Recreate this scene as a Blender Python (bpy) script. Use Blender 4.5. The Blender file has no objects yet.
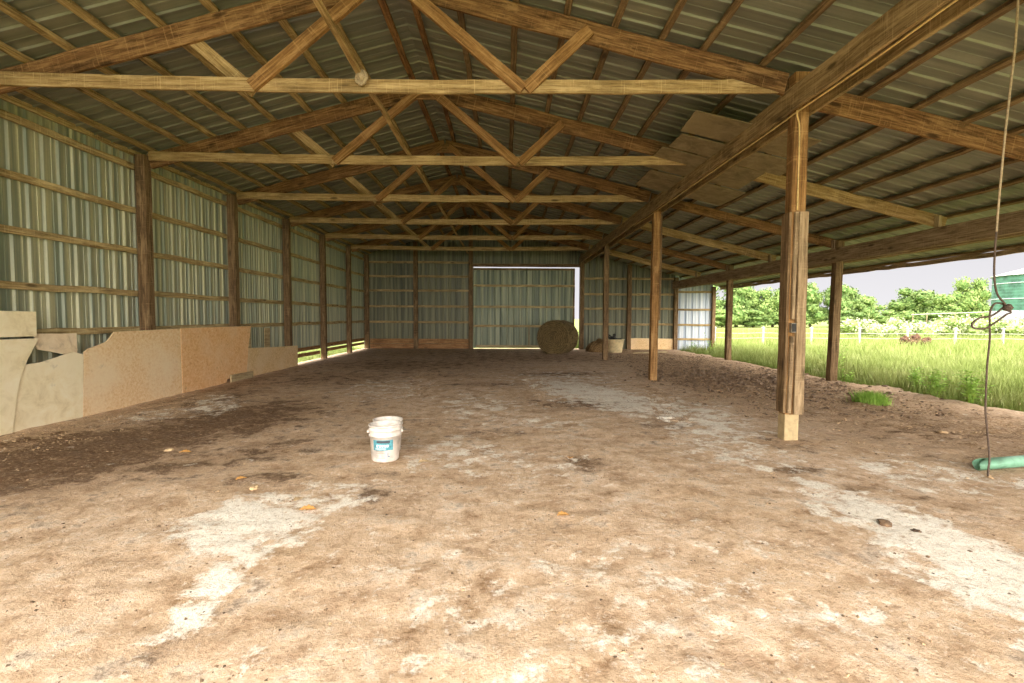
import bpy, bmesh, math, random
import numpy as np
from mathutils import Vector, Matrix, noise as mnoise

random.seed(7); np.random.seed(7)
scene = bpy.context.scene
COL = scene.collection
R = math.radians

# ------------------------------------------------------------------ camera
cam_d = bpy.data.cameras.new('camera'); cam = bpy.data.objects.new('camera', cam_d); COL.objects.link(cam)
cam_d.sensor_width = 36.0; cam_d.lens = 500.0 / 1024 * 36.0
cam_d.clip_start = 0.05; cam_d.clip_end = 1000
PITCH, YAW, ROLL = 0.05037, -0.01293, 0.0047
cam.matrix_world = (Matrix.Translation((0, 0, 1.317)) @ Matrix.Rotation(YAW, 4, 'Z')
                    @ Matrix.Rotation(math.pi/2 - PITCH, 4, 'X') @ Matrix.Rotation(ROLL, 4, 'Z'))
scene.camera = cam

# ------------------------------------------------------------------ sky, soft sun, exposure
scene.view_settings.view_transform = 'Standard'
scene.view_settings.look = 'None'
scene.view_settings.gamma = 1.0
scene.view_settings.use_curve_mapping = False
scene.view_settings.exposure = 1.32
world = bpy.data.worlds.new('overcast_sky'); scene.world = world
world.use_nodes = True
wn = world.node_tree; wn.nodes.clear()
w_out = wn.nodes.new('ShaderNodeOutputWorld'); w_bg = wn.nodes.new('ShaderNodeBackground')
w_tc = wn.nodes.new('ShaderNodeTexCoord'); w_sep = wn.nodes.new('ShaderNodeSeparateXYZ')
w_ramp = wn.nodes.new('ShaderNodeValToRGB')
wn.links.new(w_tc.outputs['Generated'], w_sep.inputs[0])
wn.links.new(w_sep.outputs['Z'], w_ramp.inputs[0])
cr = w_ramp.color_ramp
cr.elements[0].position = 0.0; cr.elements[0].color = (0.100, 0.098, 0.101, 1)
cr.elements[1].position = 1.0; cr.elements[1].color = (1.0, 0.97, 0.93, 1)
e = cr.elements.new(0.14); e.color = (0.086, 0.084, 0.088, 1)
e = cr.elements.new(0.35); e.color = (0.62, 0.60, 0.58, 1)
wn.links.new(w_ramp.outputs['Color'], w_bg.inputs['Color'])
w_bg.inputs['Strength'].default_value = 3.6
wn.links.new(w_bg.outputs[0], w_out.inputs[0])

sun_d = bpy.data.lights.new('soft_sun', 'SUN'); sun = bpy.data.objects.new('soft_sun', sun_d); COL.objects.link(sun)
sun_d.energy = 4.5; sun_d.angle = R(80); sun_d.color = (1.0, 0.955, 0.90)
sun.rotation_euler = Vector((-0.12, 0.89, -0.43)).to_track_quat('-Z', 'Y').to_euler()

# ------------------------------------------------------------------ materials
def lin(c):
    def f(v):
        v /= 255.0
        return v/12.92 if v <= 0.04045 else ((v+0.055)/1.055)**2.4
    return (f(c[0]), f(c[1]), f(c[2]), 1)

class NT:
    """small node-tree helper"""
    def __init__(s, name, rough=0.85, metal=0.0, spec=0.3):
        s.m = bpy.data.materials.new(name); s.m.use_nodes = True
        s.t = s.m.node_tree; s.b = s.t.nodes['Principled BSDF']
        s.b.inputs['Roughness'].default_value = rough; s.b.inputs['Metallic'].default_value = metal
        s.b.inputs['Specular IOR Level'].default_value = spec
    def n(s, kind, **kw):
        x = s.t.nodes.new('ShaderNode'+kind)
        for k, v in kw.items(): setattr(x, k, v)
        return x
    def l(s, a, b): s.t.links.new(a, b)
    def coord(s, scale=(1, 1, 1), kind='Object', rand=True):
        tc = s.n('TexCoord'); mp = s.n('Mapping'); mp.inputs['Scale'].default_value = scale
        s.l(tc.outputs[kind], mp.inputs['Vector'])
        if rand:
            oi = s.n('ObjectInfo'); mu = s.n('Math', operation='MULTIPLY'); mu.inputs[1].default_value = 37.0
            s.l(oi.outputs['Random'], mu.inputs[0]); s.l(mu.outputs[0], mp.inputs['Location'])
        return mp.outputs[0]
    def noise(s, vec, scale=1.0, detail=4, rough=0.6, dist=0.0):
        x = s.n('TexNoise'); x.inputs['Scale'].default_value = scale; x.inputs['Detail'].default_value = detail
        x.inputs['Roughness'].default_value = rough; x.inputs['Distortion'].default_value = dist
        s.l(vec, x.inputs['Vector']); return x.outputs['Fac']
    def ramp(s, fac, stops):
        x = s.n('ValToRGB'); e = x.color_ramp.elements
        e[0].position, e[0].color = stops[0][0], lin(stops[0][1])
        e[1].position, e[1].color = stops[-1][0], lin(stops[-1][1])
        for p, c in stops[1:-1]:
            k = e.new(p); k.color = lin(c)
        s.l(fac, x.inputs[0]); return x.outputs[0]
    def rng(s, fac, a, b, c=0.0, d=1.0):
        x = s.n('MapRange'); x.inputs[1].default_value = a; x.inputs[2].default_value = b
        x.inputs[3].default_value = c; x.inputs[4].default_value = d
        s.l(fac, x.inputs[0]); return x.outputs[0]
    def mix(s, fac, a, b, mode='MIX'):
        x = s.n('Mix', data_type='RGBA', blend_type=mode)
        if isinstance(fac, float): x.inputs[0].default_value = fac
        else: s.l(fac, x.inputs[0])
        for sock, v in ((x.inputs[6], a), (x.inputs[7], b)):
            if isinstance(v, tuple): sock.default_value = v
            else: s.l(v, sock)
        return x.outputs[2]
    def math(s, op, a, b):
        x = s.n('Math', operation=op)
        for i, v in enumerate((a, b)):
            if isinstance(v, (int, float)): x.inputs[i].default_value = v
            else: s.l(v, x.inputs[i])
        return x.outputs[0]
    def base(s, c):
        if isinstance(c, tuple): s.b.inputs['Base Color'].default_value = c
        else: s.l(c, s.b.inputs['Base Color'])
    def bump(s, h, strength=0.4, dist=0.01):
        x = s.n('Bump'); x.inputs['Strength'].default_value = strength; x.inputs['Distance'].default_value = dist
        s.l(h, x.inputs['Height']); s.l(x.outputs[0], s.b.inputs['Normal'])

def wood(name, dark, mid, light, stain=0.45, bands=True):
    t = NT(name, rough=0.9, spec=0.15)
    v = t.coord((2.2, 45, 45)); g = t.noise(v, 1.0, 8, 0.72, 0.3)
    c = t.ramp(g, [(0.36, dark), (0.50, mid), (0.62, light)])
    s2 = t.noise(t.coord((1.6, 6, 6)), 1.0, 7, 0.7)
    c = t.mix(t.rng(s2, 0.50, 0.64, 0.0, stain), c, lin(tuple(x*0.55 for x in dark)))
    s3 = t.noise(t.coord((1.5, 7, 7)), 1.3, 6, 0.7)
    c = t.mix(t.rng(s3, 0.54, 0.68, 0.0, 0.55), c, lin(tuple(min(255, x*1.10+8) for x in light)))
    if bands:   # saw marks across the board
        sb = t.noise(t.coord((70, 2.5, 2.5)), 1.0, 3, 0.6)
        c = t.mix(t.rng(sb, 0.58, 0.70, 0.0, 0.40), c, lin(tuple(min(255, x*1.12+10) for x in light)))
    sp = t.noise(t.coord((30, 60, 60)), 1.0, 4, 0.7)
    c = t.mix(t.rng(sp, 0.60, 0.72, 0.0, 0.5), c, lin(tuple(x*0.6 for x in dark)))
    vk = t.n('TexVoronoi'); vk.inputs['Scale'].default_value = 1.0
    t.l(t.coord((1.6, 5.5, 5.5)), vk.inputs['Vector'])
    c = t.mix(t.rng(vk.outputs['Distance'], 0.16, 0.08, 0.0, 0.75), c, lin(tuple(x*0.55 for x in dark)))
    t.base(c); t.bump(g, 0.6, 0.006)
    return t.m

M = {}
M['chord'] = wood('rough_sawn_pale_wood', (126, 100, 62), (166, 137, 92), (194, 167, 120), 0.40)
M['rafter'] = wood('rough_sawn_brown_wood', (84, 58, 36), (124, 90, 56), (160, 124, 82), 0.65)
M['post'] = wood('weathered_post_wood', (80, 62, 42), (114, 90, 63), (148, 122, 88), 0.45)
M['post_warm'] = wood('orange_brown_post_wood', (104, 74, 44), (140, 102, 60), (170, 132, 86), 0.4)
M['scab'] = wood('grey_brown_board', (112, 92, 68), (150, 126, 95), (178, 154, 120), 0.4)
M['purlin'] = wood('purlin_wood', (116, 95, 62), (160, 135, 92), (188, 164, 118), 0.4)
M['purlin_dark'] = wood('aged_purlin_wood', (84, 67, 47), (118, 96, 68), (148, 124, 90), 0.45)
M['girt'] = wood('girt_wood', (132, 108, 72), (178, 152, 106), (206, 184, 138), 0.45)
M['header'] = wood('header_wood', (112, 90, 60), (150, 124, 86), (178, 152, 110), 0.5)
M['eave'] = wood('eave_beam_wood', (118, 98, 72), (154, 132, 102), (180, 158, 128), 0.4)
M['skirt'] = wood('skirting_board_wood', (100, 70, 44), (146, 106, 68), (182, 142, 98), 0.35)
M['plank_pale'] = wood('pale_plank_wood', (140, 118, 82), (178, 156, 116), (200, 182, 144), 0.3, False)

def osb(name, a, b, c, pale, flake=True):
    t = NT(name, rough=0.85, spec=0.2)
    v = t.coord((1, 1, 1))
    g = t.noise(v, 26.0 if flake else 5.0, 5, 0.7, 0.6)
    col = t.ramp(g, [(0.32, a), (0.5, b), (0.68, c)])
    p = t.noise(v, 1.6, 4, 0.55)
    col = t.mix(t.rng(p, 0.45, 0.68, 0.0, 0.75), col, lin(pale))
    d = t.noise(v, 4.0, 5, 0.7)
    col = t.mix(t.rng(d, 0.62, 0.8, 0.0, 0.5), col, lin(tuple(x*0.55 for x in a)))
    t.base(col); t.bump(g, 0.3, 0.004)
    return t.m
M['osb_orange'] = osb('orange_strand_board', (214, 158, 100), (238, 188, 132), (246, 210, 162), (240, 204, 158))
M['osb_tan'] = osb('tan_strand_board', (222, 180, 130), (240, 206, 158), (248, 222, 180), (244, 222, 184))
M['ply_white'] = osb('whitewashed_plywood', (226, 208, 164), (244, 228, 188), (250, 238, 206), (246, 232, 198), False)
M['ply_pink'] = osb('pinkish_plywood', (218, 194, 158), (238, 216, 182), (248, 230, 202), (240, 222, 196), False)
M['ply_brown'] = osb('worn_plywood', (196, 158, 108), (222, 188, 138), (236, 208, 162), (228, 202, 160))
M['ceil_sheet'] = osb('dusty_ceiling_board', (112, 98, 72), (134, 118, 88), (154, 138, 106), (146, 130, 98), False)

def metal(name, pan, pale, dark, rough=0.5, met=0.35, axis='z', stain=None, sstr=0.5):
    t = NT(name, rough=rough, metal=met, spec=0.4)
    # weathering streaks run along the ribs
    sc = {'z': (13.0, 13.0, 0.25), 'x': (0.22, 7.0, 0.22)}[axis]
    v = t.coord(sc, rand=False); g = t.noise(v, 1.0, 3, 0.6)
    c = t.ramp(g, [(0.38, dark), (0.50, pan), (0.62, pale)])
    f = t.noise(t.coord((1, 1, 1), rand=False), 30.0, 3, 0.7)
    c = t.mix(t.rng(f, 0.4, 0.8, 0.0, 0.25), c, lin(dark))
    if stain:
        b = t.noise(t.coord((0.6, 0.6, 0.6), rand=False), 1.0, 4, 0.6)
        c = t.mix(t.rng(b, 0.45, 0.7, 0.0, sstr), c, lin(stain))
    t.base(c)
    return t.m
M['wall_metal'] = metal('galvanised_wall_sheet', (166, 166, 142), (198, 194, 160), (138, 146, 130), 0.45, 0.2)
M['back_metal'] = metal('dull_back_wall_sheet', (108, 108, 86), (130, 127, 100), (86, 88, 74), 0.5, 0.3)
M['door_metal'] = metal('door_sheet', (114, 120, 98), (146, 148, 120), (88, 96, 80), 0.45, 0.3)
M['white_metal'] = metal('pale_blue_white_sheet', (170, 176, 182), (194, 196, 196), (146, 156, 168), 0.45, 0.15)
M['roof_metal'] = metal('galvanised_roof_sheet', (128, 128, 112), (144, 143, 126), (110, 110, 98), 0.5, 0.15, 'x', (112, 107, 90), 0.5)

def plain(name, c, rough=0.6, metal=0.0, vary=0.12, scale=8.0, spec=0.4):
    t = NT(name, rough=rough, metal=metal, spec=spec)
    g = t.noise(t.coord((1, 1, 1)), scale, 4, 0.6)
    c2 = tuple(x*(1-2*vary) for x in c); c3 = tuple(min(255, x*(1+vary)) for x in c)
    t.base(t.ramp(g, [(0.3, c2), (0.5, c), (0.7, c3)])); t.bump(g, 0.1, 0.003)
    return t.m
M['foot'] = plain('pale_cut_post_foot', (180, 158, 118), 0.9, 0, 0.06, 16)
M['bucket'] = plain('dusty_white_plastic', (214, 204, 192), 0.5, 0, 0.07, 14)
M['label_teal'] = plain('teal_label', (84, 146, 156), 0.5, 0, 0.12, 40)
M['label_black'] = plain('black_label_band', (70, 72, 78), 0.5, 0, 0.1, 60)
M['label_white'] = plain('white_print', (226, 236, 236), 0.5, 0, 0.03)
M['label_blue'] = plain('blue_print', (74, 110, 140), 0.5, 0, 0.05)
M['wire'] = plain('bail_wire', (150, 146, 138), 0.4, 0.6, 0.1)
M['pvc'] = plain('pale_green_pipe_plastic', (118, 164, 134), 0.5, 0, 0.08, 10)
M['cord_light'] = plain('beige_cord', (168, 148, 118), 0.8, 0, 0.1, 60)
M['cord_dark'] = plain('dark_brown_cord', (92, 76, 64), 0.8, 0, 0.15, 60)
M['cable'] = plain('cream_cable', (216, 184, 122), 0.6, 0, 0.08, 20)
M['box_grey'] = plain('grey_outlet_box', (140, 130, 114), 0.5, 0.4, 0.12, 20)
M['tub'] = plain('cream_tub_plastic', (226, 206, 158), 0.5, 0, 0.08, 8)
M['rubbish'] = plain('dark_rubbish', (48, 46, 42), 0.7, 0, 0.2, 20)
M['white_post'] = plain('white_fence_paint', (160, 158, 146), 0.6, 0, 0.05, 10)
M['dark_post'] = plain('dark_fence_post', (128, 116, 84), 0.8, 0, 0.15, 10)
M['rust'] = plain('rusty_brown', (86, 60, 42), 0.9, 0, 0.25, 12)
M['bin_green'] = plain('green_bin_sheet', (70, 112, 94), 0.5, 0.0, 0.16, 1.2)
M['bin_dark'] = plain('dark_green_bin_band', (50, 88, 74), 0.5, 0.0, 0.14, 1.2)
M['bin_roof'] = plain('white_bin_roof', (200, 200, 204), 0.5, 0.0, 0.03, 2)
M['bin_base'] = plain('grey_concrete_base', (150, 152, 154), 0.8, 0.0, 0.06, 2)
M['iron'] = plain('dark_iron', (90, 74, 60), 0.6, 0.4, 0.2, 20)
M['stone'] = plain('dark_brown_stone', (112, 90, 68), 0.9, 0, 0.25, 30)
M['clod'] = plain('brown_dirt_clod', (168, 140, 106), 0.95, 0, 0.25, 30)
M['leaf_dry'] = plain('dry_orange_leaf', (206, 152, 84), 0.8, 0, 0.15, 30)
M['leaf_pale'] = plain('dry_pale_leaf', (190, 162, 122), 0.8, 0, 0.12, 30)
M['bark'] = plain('grey_brown_bark', (110, 92, 70), 0.9, 0, 0.2, 6)

def hay(name, a, b, c):
    t = NT(name, rough=0.95, spec=0.1)
    g = t.noise(t.coord((8, 8, 60)), 1.0, 6, 0.7, 1.2)
    g2 = t.noise(t.coord((1, 1, 1)), 5.0, 4, 0.6)
    col = t.ramp(g, [(0.3, a), (0.5, b), (0.72, c)])
    col = t.mix(t.rng(g2, 0.45, 0.75, 0.0, 0.5), col, lin(a))
    w = t.n('TexWave', wave_type='RINGS', rings_direction='Y'); w.inputs['Scale'].default_value = 5.0; w.inputs['Distortion'].default_value = 6.0; w.inputs['Detail'].default_value = 4; w.inputs['Detail Scale'].default_value = 2.5
    t.l(t.coord((1, 1, 1), rand=False), w.inputs['Vector'])
    col = t.mix(t.rng(w.outputs['Fac'], 0.1, 0.7, 0.55, 0.0), col, lin(tuple(x*0.6 for x in a)))
    t.base(col); t.bump(g, 0.9, 0.03)
    return t.m
M['hay'] = hay('weathered_hay', (88, 74, 48), (126, 106, 70), (166, 142, 96))
M['hay_brown'] = hay('brown_old_hay', (96, 76, 50), (134, 106, 70), (164, 134, 90))

def foliage(name, a, b, c, scale=0.9, trans=0.25):
    t = NT(name, rough=0.7, spec=0.15)
    tc = t.n('NewGeometry')
    g = t.noise(tc.outputs['Position'], scale, 5, 0.75)
    t.base(t.ramp(g, [(0.34, a), (0.5, b), (0.66, c)]))
    return t.m
M['grass'] = foliage('lush_grass_blades', (90, 106, 44), (122, 133, 70), (152, 156, 102), 1.1)
M['grass_dark'] = foliage('dark_verge_grass', (84, 106, 40), (116, 134, 60), (146, 158, 88), 2.0)
M['tree_leaf'] = foliage('tree_leaves', (68, 90, 46), (100, 120, 64), (134, 148, 88), 1.3)
M['tree_leaf_light'] = foliage('light_tree_leaves', (80, 102, 50), (114, 134, 70), (148, 160, 98), 1.3)
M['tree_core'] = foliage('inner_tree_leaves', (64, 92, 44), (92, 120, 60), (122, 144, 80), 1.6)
M['bush_leaf'] = foliage('bush_leaves', (92, 118, 54), (128, 148, 80), (160, 170, 116), 1.5)
M['flower'] = foliage('white_blossom', (146, 150, 112), (166, 168, 136), (182, 182, 160), 2.0)
M['weed'] = foliage('weed_leaves', (96, 136, 44), (138, 172, 70), (172, 196, 104), 4.0)

# field soil under the grass
t = NT('field_grass_ground', rough=0.95, spec=0.1)
geo = t.n('NewGeometry')
g = t.noise(geo.outputs['Position'], 0.22, 6, 0.7); g2 = t.noise(geo.outputs['Position'], 3.0, 6, 0.8)
c = t.ramp(g, [(0.32, (104, 116, 60)), (0.5, (130, 138, 78)), (0.68, (148, 150, 100))])
c = t.mix(t.rng(g2, 0.4, 0.62, 0.0, 0.6), c, lin((88, 106, 40)))
t.base(c); t.bump(g2, 0.6, 0.05); M['field'] = t.m

# barn floor: packed dirt; the masks are dirt, dust and manure patches laid down in world positions
t = NT('packed_dirt', rough=0.95, spec=0.12)
geo = t.n('NewGeometry'); P = geo.outputs['Position']
def attr(name):
    a = t.n('Attribute'); a.attribute_name = name; return a.outputs['Fac']
big = t.noise(P, 0.9, 8, 0.68); med = t.noise(P, 3.6, 10, 0.74); fine = t.noise(P, 26.0, 7, 0.8); grit = t.noise(P, 75.0, 3, 0.7)
c = t.ramp(med, [(0.34, (146, 116, 86)), (0.42, (188, 158, 127)), (0.53, (216, 188, 158)), (0.64, (236, 220, 200))])
c = t.mix(t.rng(big, 0.42, 0.66, 0.0, 0.45), c, lin((200, 168, 130)))
s1 = t.noise(P, 11.0, 10, 0.82); s2 = t.noise(P, 15.0, 10, 0.85, 0.3); s3 = t.noise(P, 1.7, 9, 0.8)
c = t.mix(t.rng(s3, 0.53, 0.60, 0.0, 0.42), c, lin((150, 120, 92)))
c = t.mix(t.rng(s1, 0.54, 0.62, 0.0, 0.55), c, lin((128, 98, 70)))
c = t.mix(t.rng(s2, 0.55, 0.63, 0.0, 0.6), c, lin((244, 230, 212)))
mulch = t.ramp(fine, [(0.34, (92, 68, 46)), (0.48, (150, 120, 88)), (0.64, (200, 172, 138))])
mm = t.math('ADD', attr('mulch'), t.rng(med, 0.3, 0.7, -0.35, 0.35))
c = t.mix(t.rng(mm, 0.30, 0.70), c, mulch)
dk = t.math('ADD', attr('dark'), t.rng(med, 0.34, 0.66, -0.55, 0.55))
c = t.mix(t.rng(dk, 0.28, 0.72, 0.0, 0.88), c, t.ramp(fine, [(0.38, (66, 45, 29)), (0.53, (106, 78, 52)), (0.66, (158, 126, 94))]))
wt = t.math('ADD', attr('dust'), t.rng(t.noise(P, 4.5, 9, 0.76, 0.2), 0.34, 0.66, -0.5, 0.5))
c = t.mix(t.rng(wt, 0.34, 0.62, 0.0, 0.95), c, t.ramp(fine, [(0.32, (214, 198, 174)), (0.48, (240, 230, 212)), (0.66, (248, 244, 234))]))
c = t.mix(t.rng(grit, 0.56, 0.70, 0.0, 0.45), c, lin((112, 88, 62)))
c = t.mix(t.rng(fine, 0.44, 0.32, 0.0, 0.6), c, lin((124, 96, 66)))
c = t.mix(t.rng(fine, 0.56, 0.70, 0.0, 0.55), c, lin((222, 202, 168)))
t.base(c)
h = t.math('ADD', t.math('MULTIPLY', fine, 0.6), t.math('MULTIPLY', med, 1.0)); t.bump(t.math('ADD', h, t.math('MULTIPLY', grit, 0.3)), 0.6, 0.04)
M['dirt'] = t.m

# ------------------------------------------------------------------ object helpers
def mesh_obj(name, verts, faces, mat, parent=None, loc=None, smooth=False, mats=None, fmat=None):
    me = bpy.data.meshes.new(name); me.from_pydata([tuple(v) for v in verts], [], faces)
    for m in (mats or [mat]): me.materials.append(m)
    if fmat is not None: me.polygons.foreach_set('material_index', fmat)
    if smooth: me.polygons.foreach_set('use_smooth', [True]*len(me.polygons))
    me.update()
    o = bpy.data.objects.new(name, me); COL.objects.link(o)
    if loc is not None: o.location = loc
    if parent is not None: o.parent = parent
    return o
def bm_obj(name, bm, mat, parent=None, loc=None, smooth=False):
    me = bpy.data.meshes.new(name); bmesh.ops.recalc_face_normals(bm, faces=bm.faces[:]); bm.to_mesh(me); bm.free()
    me.materials.append(mat)
    if smooth: me.polygons.foreach_set('use_smooth', [True]*len(me.polygons))
    o = bpy.data.objects.new(name, me); COL.objects.link(o)
    if loc is not None: o.location = loc
    if parent is not None: o.parent = parent
    return o
def tag(o, label=None, cat=None, group=None, kind=None):
    if label: o['label'] = label
    if cat: o['category'] = cat
    if group: o['group'] = group
    if kind: o['kind'] = kind
    return o
def empty(name, loc=(0, 0, 0), rz=0.0):
    o = bpy.data.objects.new(name, None); o.empty_display_size = 0.1
    o.location = loc; o.rotation_euler = (0, 0, rz); COL.objects.link(o); return o

def board(name, a, b, w, h, mat, up=(0, 0, 1), parent=None, sag=0.0, rough=0.004, seg=0.35, jit=True, cutL=0.0, cutR=0.0):
    """sawn timber from a to b; w across, h along 'up'; local X is the grain. cutL/cutR slope the ends (metres over h)."""
    a, b = Vector(a), Vector(b)
    if parent is not None:
        base = parent.location
    else: base = Vector((0, 0, 0))
    X = (b-a); L = X.length; X.normalize()
    U = Vector(up); U = (U - X*U.dot(X)).normalized(); W = U.cross(X)
    mtx = Matrix((X, W, U)).transposed().to_4x4()
    n = max(1, int(L/seg)); vs, fs = [], []
    bev = min(0.006, w*0.12, h*0.12)
    sec = [(-w/2+bev, -h/2), (w/2-bev, -h/2), (w/2, -h/2+bev), (w/2, h/2-bev), (w/2-bev, h/2), (-w/2+bev, h/2), (-w/2, h/2-bev), (-w/2, -h/2+bev)]
    for i in range(n+1):
        f = i/n; dy = random.uniform(-rough, rough) if 0 < i < n else 0; dz = random.uniform(-rough, rough) if 0 < i < n else 0
        dz -= sag*4*f*(1-f)
        for (y, z) in sec:
            cx = 0.0
            if i == 0: cx = cutL*(z/h)
            if i == n: cx = cutR*(z/h)
            vs.append((f*L+cx, y+dy, z+dz))
    for i in range(n):
        for j in range(8):
            k = (j+1) % 8
            fs.append((i*8+j, (i+1)*8+j, (i+1)*8+k, i*8+k))
    fs.append(tuple(range(8))[::-1] and tuple(range(0, 8))); fs.append(tuple(range(n*8+7, n*8-1, -1)))
    me = bpy.data.meshes.new(name); me.from_pydata(vs, [], fs); me.materials.append(mat)
    bm = bmesh.new(); bm.from_mesh(me); bmesh.ops.recalc_face_normals(bm, faces=bm.faces[:]); bm.to_mesh(me); bm.free()
    o = bpy.data.objects.new(name, me); COL.objects.link(o)
    o.matrix_world = Matrix.Translation(a - base) @ mtx
    if parent is not None: o.parent = parent
    return o

def tube(name, pts, r, mat, parent=None, n=8, res=6, closed=False, base=None):
    """swept tube through pts (Catmull-Rom)"""
    P = [Vector(p) for p in pts]
    if base is not None: P = [p - Vector(base) for p in P]
    out = []
    m = len(P)
    for i in range(m-1):
        p0 = P[max(i-1, 0)]; p1 = P[i]; p2 = P[i+1]; p3 = P[min(i+2, m-1)]
        for k in range(res):
            s = k/res
            out.append(0.5*((2*p1) + (-p0+p2)*s + (2*p0-5*p1+4*p2-p3)*s*s + (-p0+3*p1-3*p2+p3)*s**3))
    out.append(P[-1])
    vs, fs = [], []
    ref = Vector((0.31, 0.77, 0.55))
    for i, p in enumerate(out):
        d = (out[min(i+1, len(out)-1)] - out[max(i-1, 0)]).normalized()
        u = d.cross(ref).normalized(); v = d.cross(u)
        for j in range(n):
            a = 2*math.pi*j/n; vs.append(p + (u*math.cos(a)+v*math.sin(a))*r)
    for i in range(len(out)-1):
        for j in range(n):
            k = (j+1) % n; fs.append((i*n+j, i*n+k, (i+1)*n+k, (i+1)*n+j))
    fs.append(tuple(range(n))[::-1]); fs.append(tuple(range((len(out)-1)*n, len(out)*n)))
    return mesh_obj(name, vs, fs, mat, parent, smooth=True)

def lathe(name, prof, mat, parent=None, n=40, loc=None, rfun=None, smooth=True):
    vs, fs = [], []
    for (r, z) in prof:
        for j in range(n):
            a = 2*math.pi*j/n; q = rfun(a, z) if rfun else 1.0
            vs.append((r*q*math.cos(a), r*q*math.sin(a), z))
    for i in range(len(prof)-1):
        for j in range(n):
            k = (j+1) % n; fs.append((i*n+j, i*n+k, (i+1)*n+k, (i+1)*n+j))
    return mesh_obj(name, vs, fs, mat, parent, loc, smooth)

def prism(name, poly, thick, mat, origin, ux, uy, parent=None):
    """flat board cut to a polygon in the plane (ux, uy) at origin, thickness along ux x uy (centred bevel-free)"""
    ux, uy = Vector(ux).normalized(), Vector(uy).normalized(); nn = ux.cross(uy)
    mtx = Matrix((ux, uy, nn)).transposed().to_4x4()
    k = len(poly); vs = [(p[0], p[1], 0) for p in poly] + [(p[0], p[1], thick) for p in poly]
    fs = [tuple(range(k))[::-1], tuple(range(k, 2*k))] + [(i, (i+1) % k, k+(i+1) % k, k+i) for i in range(k)]
    o = mesh_obj(name, vs, fs, mat, parent)
    bm = bmesh.new(); bm.from_mesh(o.data); bmesh.ops.recalc_face_normals(bm, faces=bm.faces[:]); bm.to_mesh(o.data); bm.free()
    o.matrix_world = Matrix.Translation(origin) @ mtx
    return o

# ------------------------------------------------------------------ layout numbers (metres)
T = [5.333 + 2.5*k for k in range(6)]         # truss lines
YB = 20.25                                    # back wall
YF = -2.2                                     # open front edge of the roof, unseen, placed to limit floor light
RX, RZ = -1.246, 4.90                         # ridge
SL, SR = 0.265, 0.240                         # roof slopes
def rz(x): return RZ - (SL*(RX-x) if x < RX else SR*(x-RX))   # top of the rafters
PUR = 0.045                                   # purlin thickness
XL = -5.72                                    # left wall sheet
XR = 8.75                                     # lean-to drip edge
ORD = ['first', 'second', 'third', 'fourth', 'fifth', 'sixth', 'seventh', 'eighth', 'ninth', 'tenth']

# ------------------------------------------------------------------ ground
def edge_x(y):    # where dirt gives way to grass
    base = np.interp(y, [0, 5.5, 6.9, 7.6, 9.3, 10.3, 15.3, 18.8, 20.3], [8.2, 7.6, 7.35, 7.15, 7.35, 6.95, 7.05, 6.9, 6.9])
    return float(base) + 0.20*mnoise.noise(Vector((y*1.3, 3.1, 0))) + 0.10*mnoise.noise(Vector((y*6, 1.1, 0)))
def fz(x, y):
    return 0.014*mnoise.noise(Vector((x*0.8, y*0.8, 0))) + 0.007*mnoise.noise(Vector((x*3, y*3, 5)))
dust = [  # x, y, rx, ry, rotation, strength
    (2.55, 2.9, 0.34, 0.75, 10, 1.0), (2.5, 2.3, 0.4, 0.6, 0, 0.85), (2.40, 3.3, 0.35, 0.35, 0, 0.6), (-1.62, 3.15, 0.42, 0.48, -20, 0.85), (-1.25, 3.55, 0.35, 0.35, 0, 0.55), (-1.4, 2.45, 0.14, 0.5, 0, 0.7),
    (1.55, 8.4, 0.8, 2.4, 20, 0.72), (2.6, 6.4, 0.55, 1.6, -8, 0.55), (2.3, 5.2, 0.6, 1.2, 0, 0.45), (1.2, 10.5, 1.4, 1.6, 0, 0.4), (-0.5, 4.8, 0.5, 0.7, 0, 0.42), (0.25, 4.3, 0.7, 0.6, 0, 0.3),
    (3.6, 4.15, 0.7, 0.5, 0, 0.45), (4.4, 3.7, 0.6, 0.4, 0, 0.45), (-4.3, 7.4, 0.35, 1.1, 25, 0.5), (-4.6, 6.6, 0.4, 0.6, 0, 0.4), (-2.2, 9.0, 0.9, 1.5, 10, 0.35), (0.6, 2.2, 1.6, 0.7, 0, 0.3), (-0.4, 7.4, 0.8, 1.2, 10, 0.4), (0.4, 6.2, 0.7, 0.5, 0, 0.35),
    (2.45, 3.85, 0.12, 0.35, 30, 0.6)]
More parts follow.
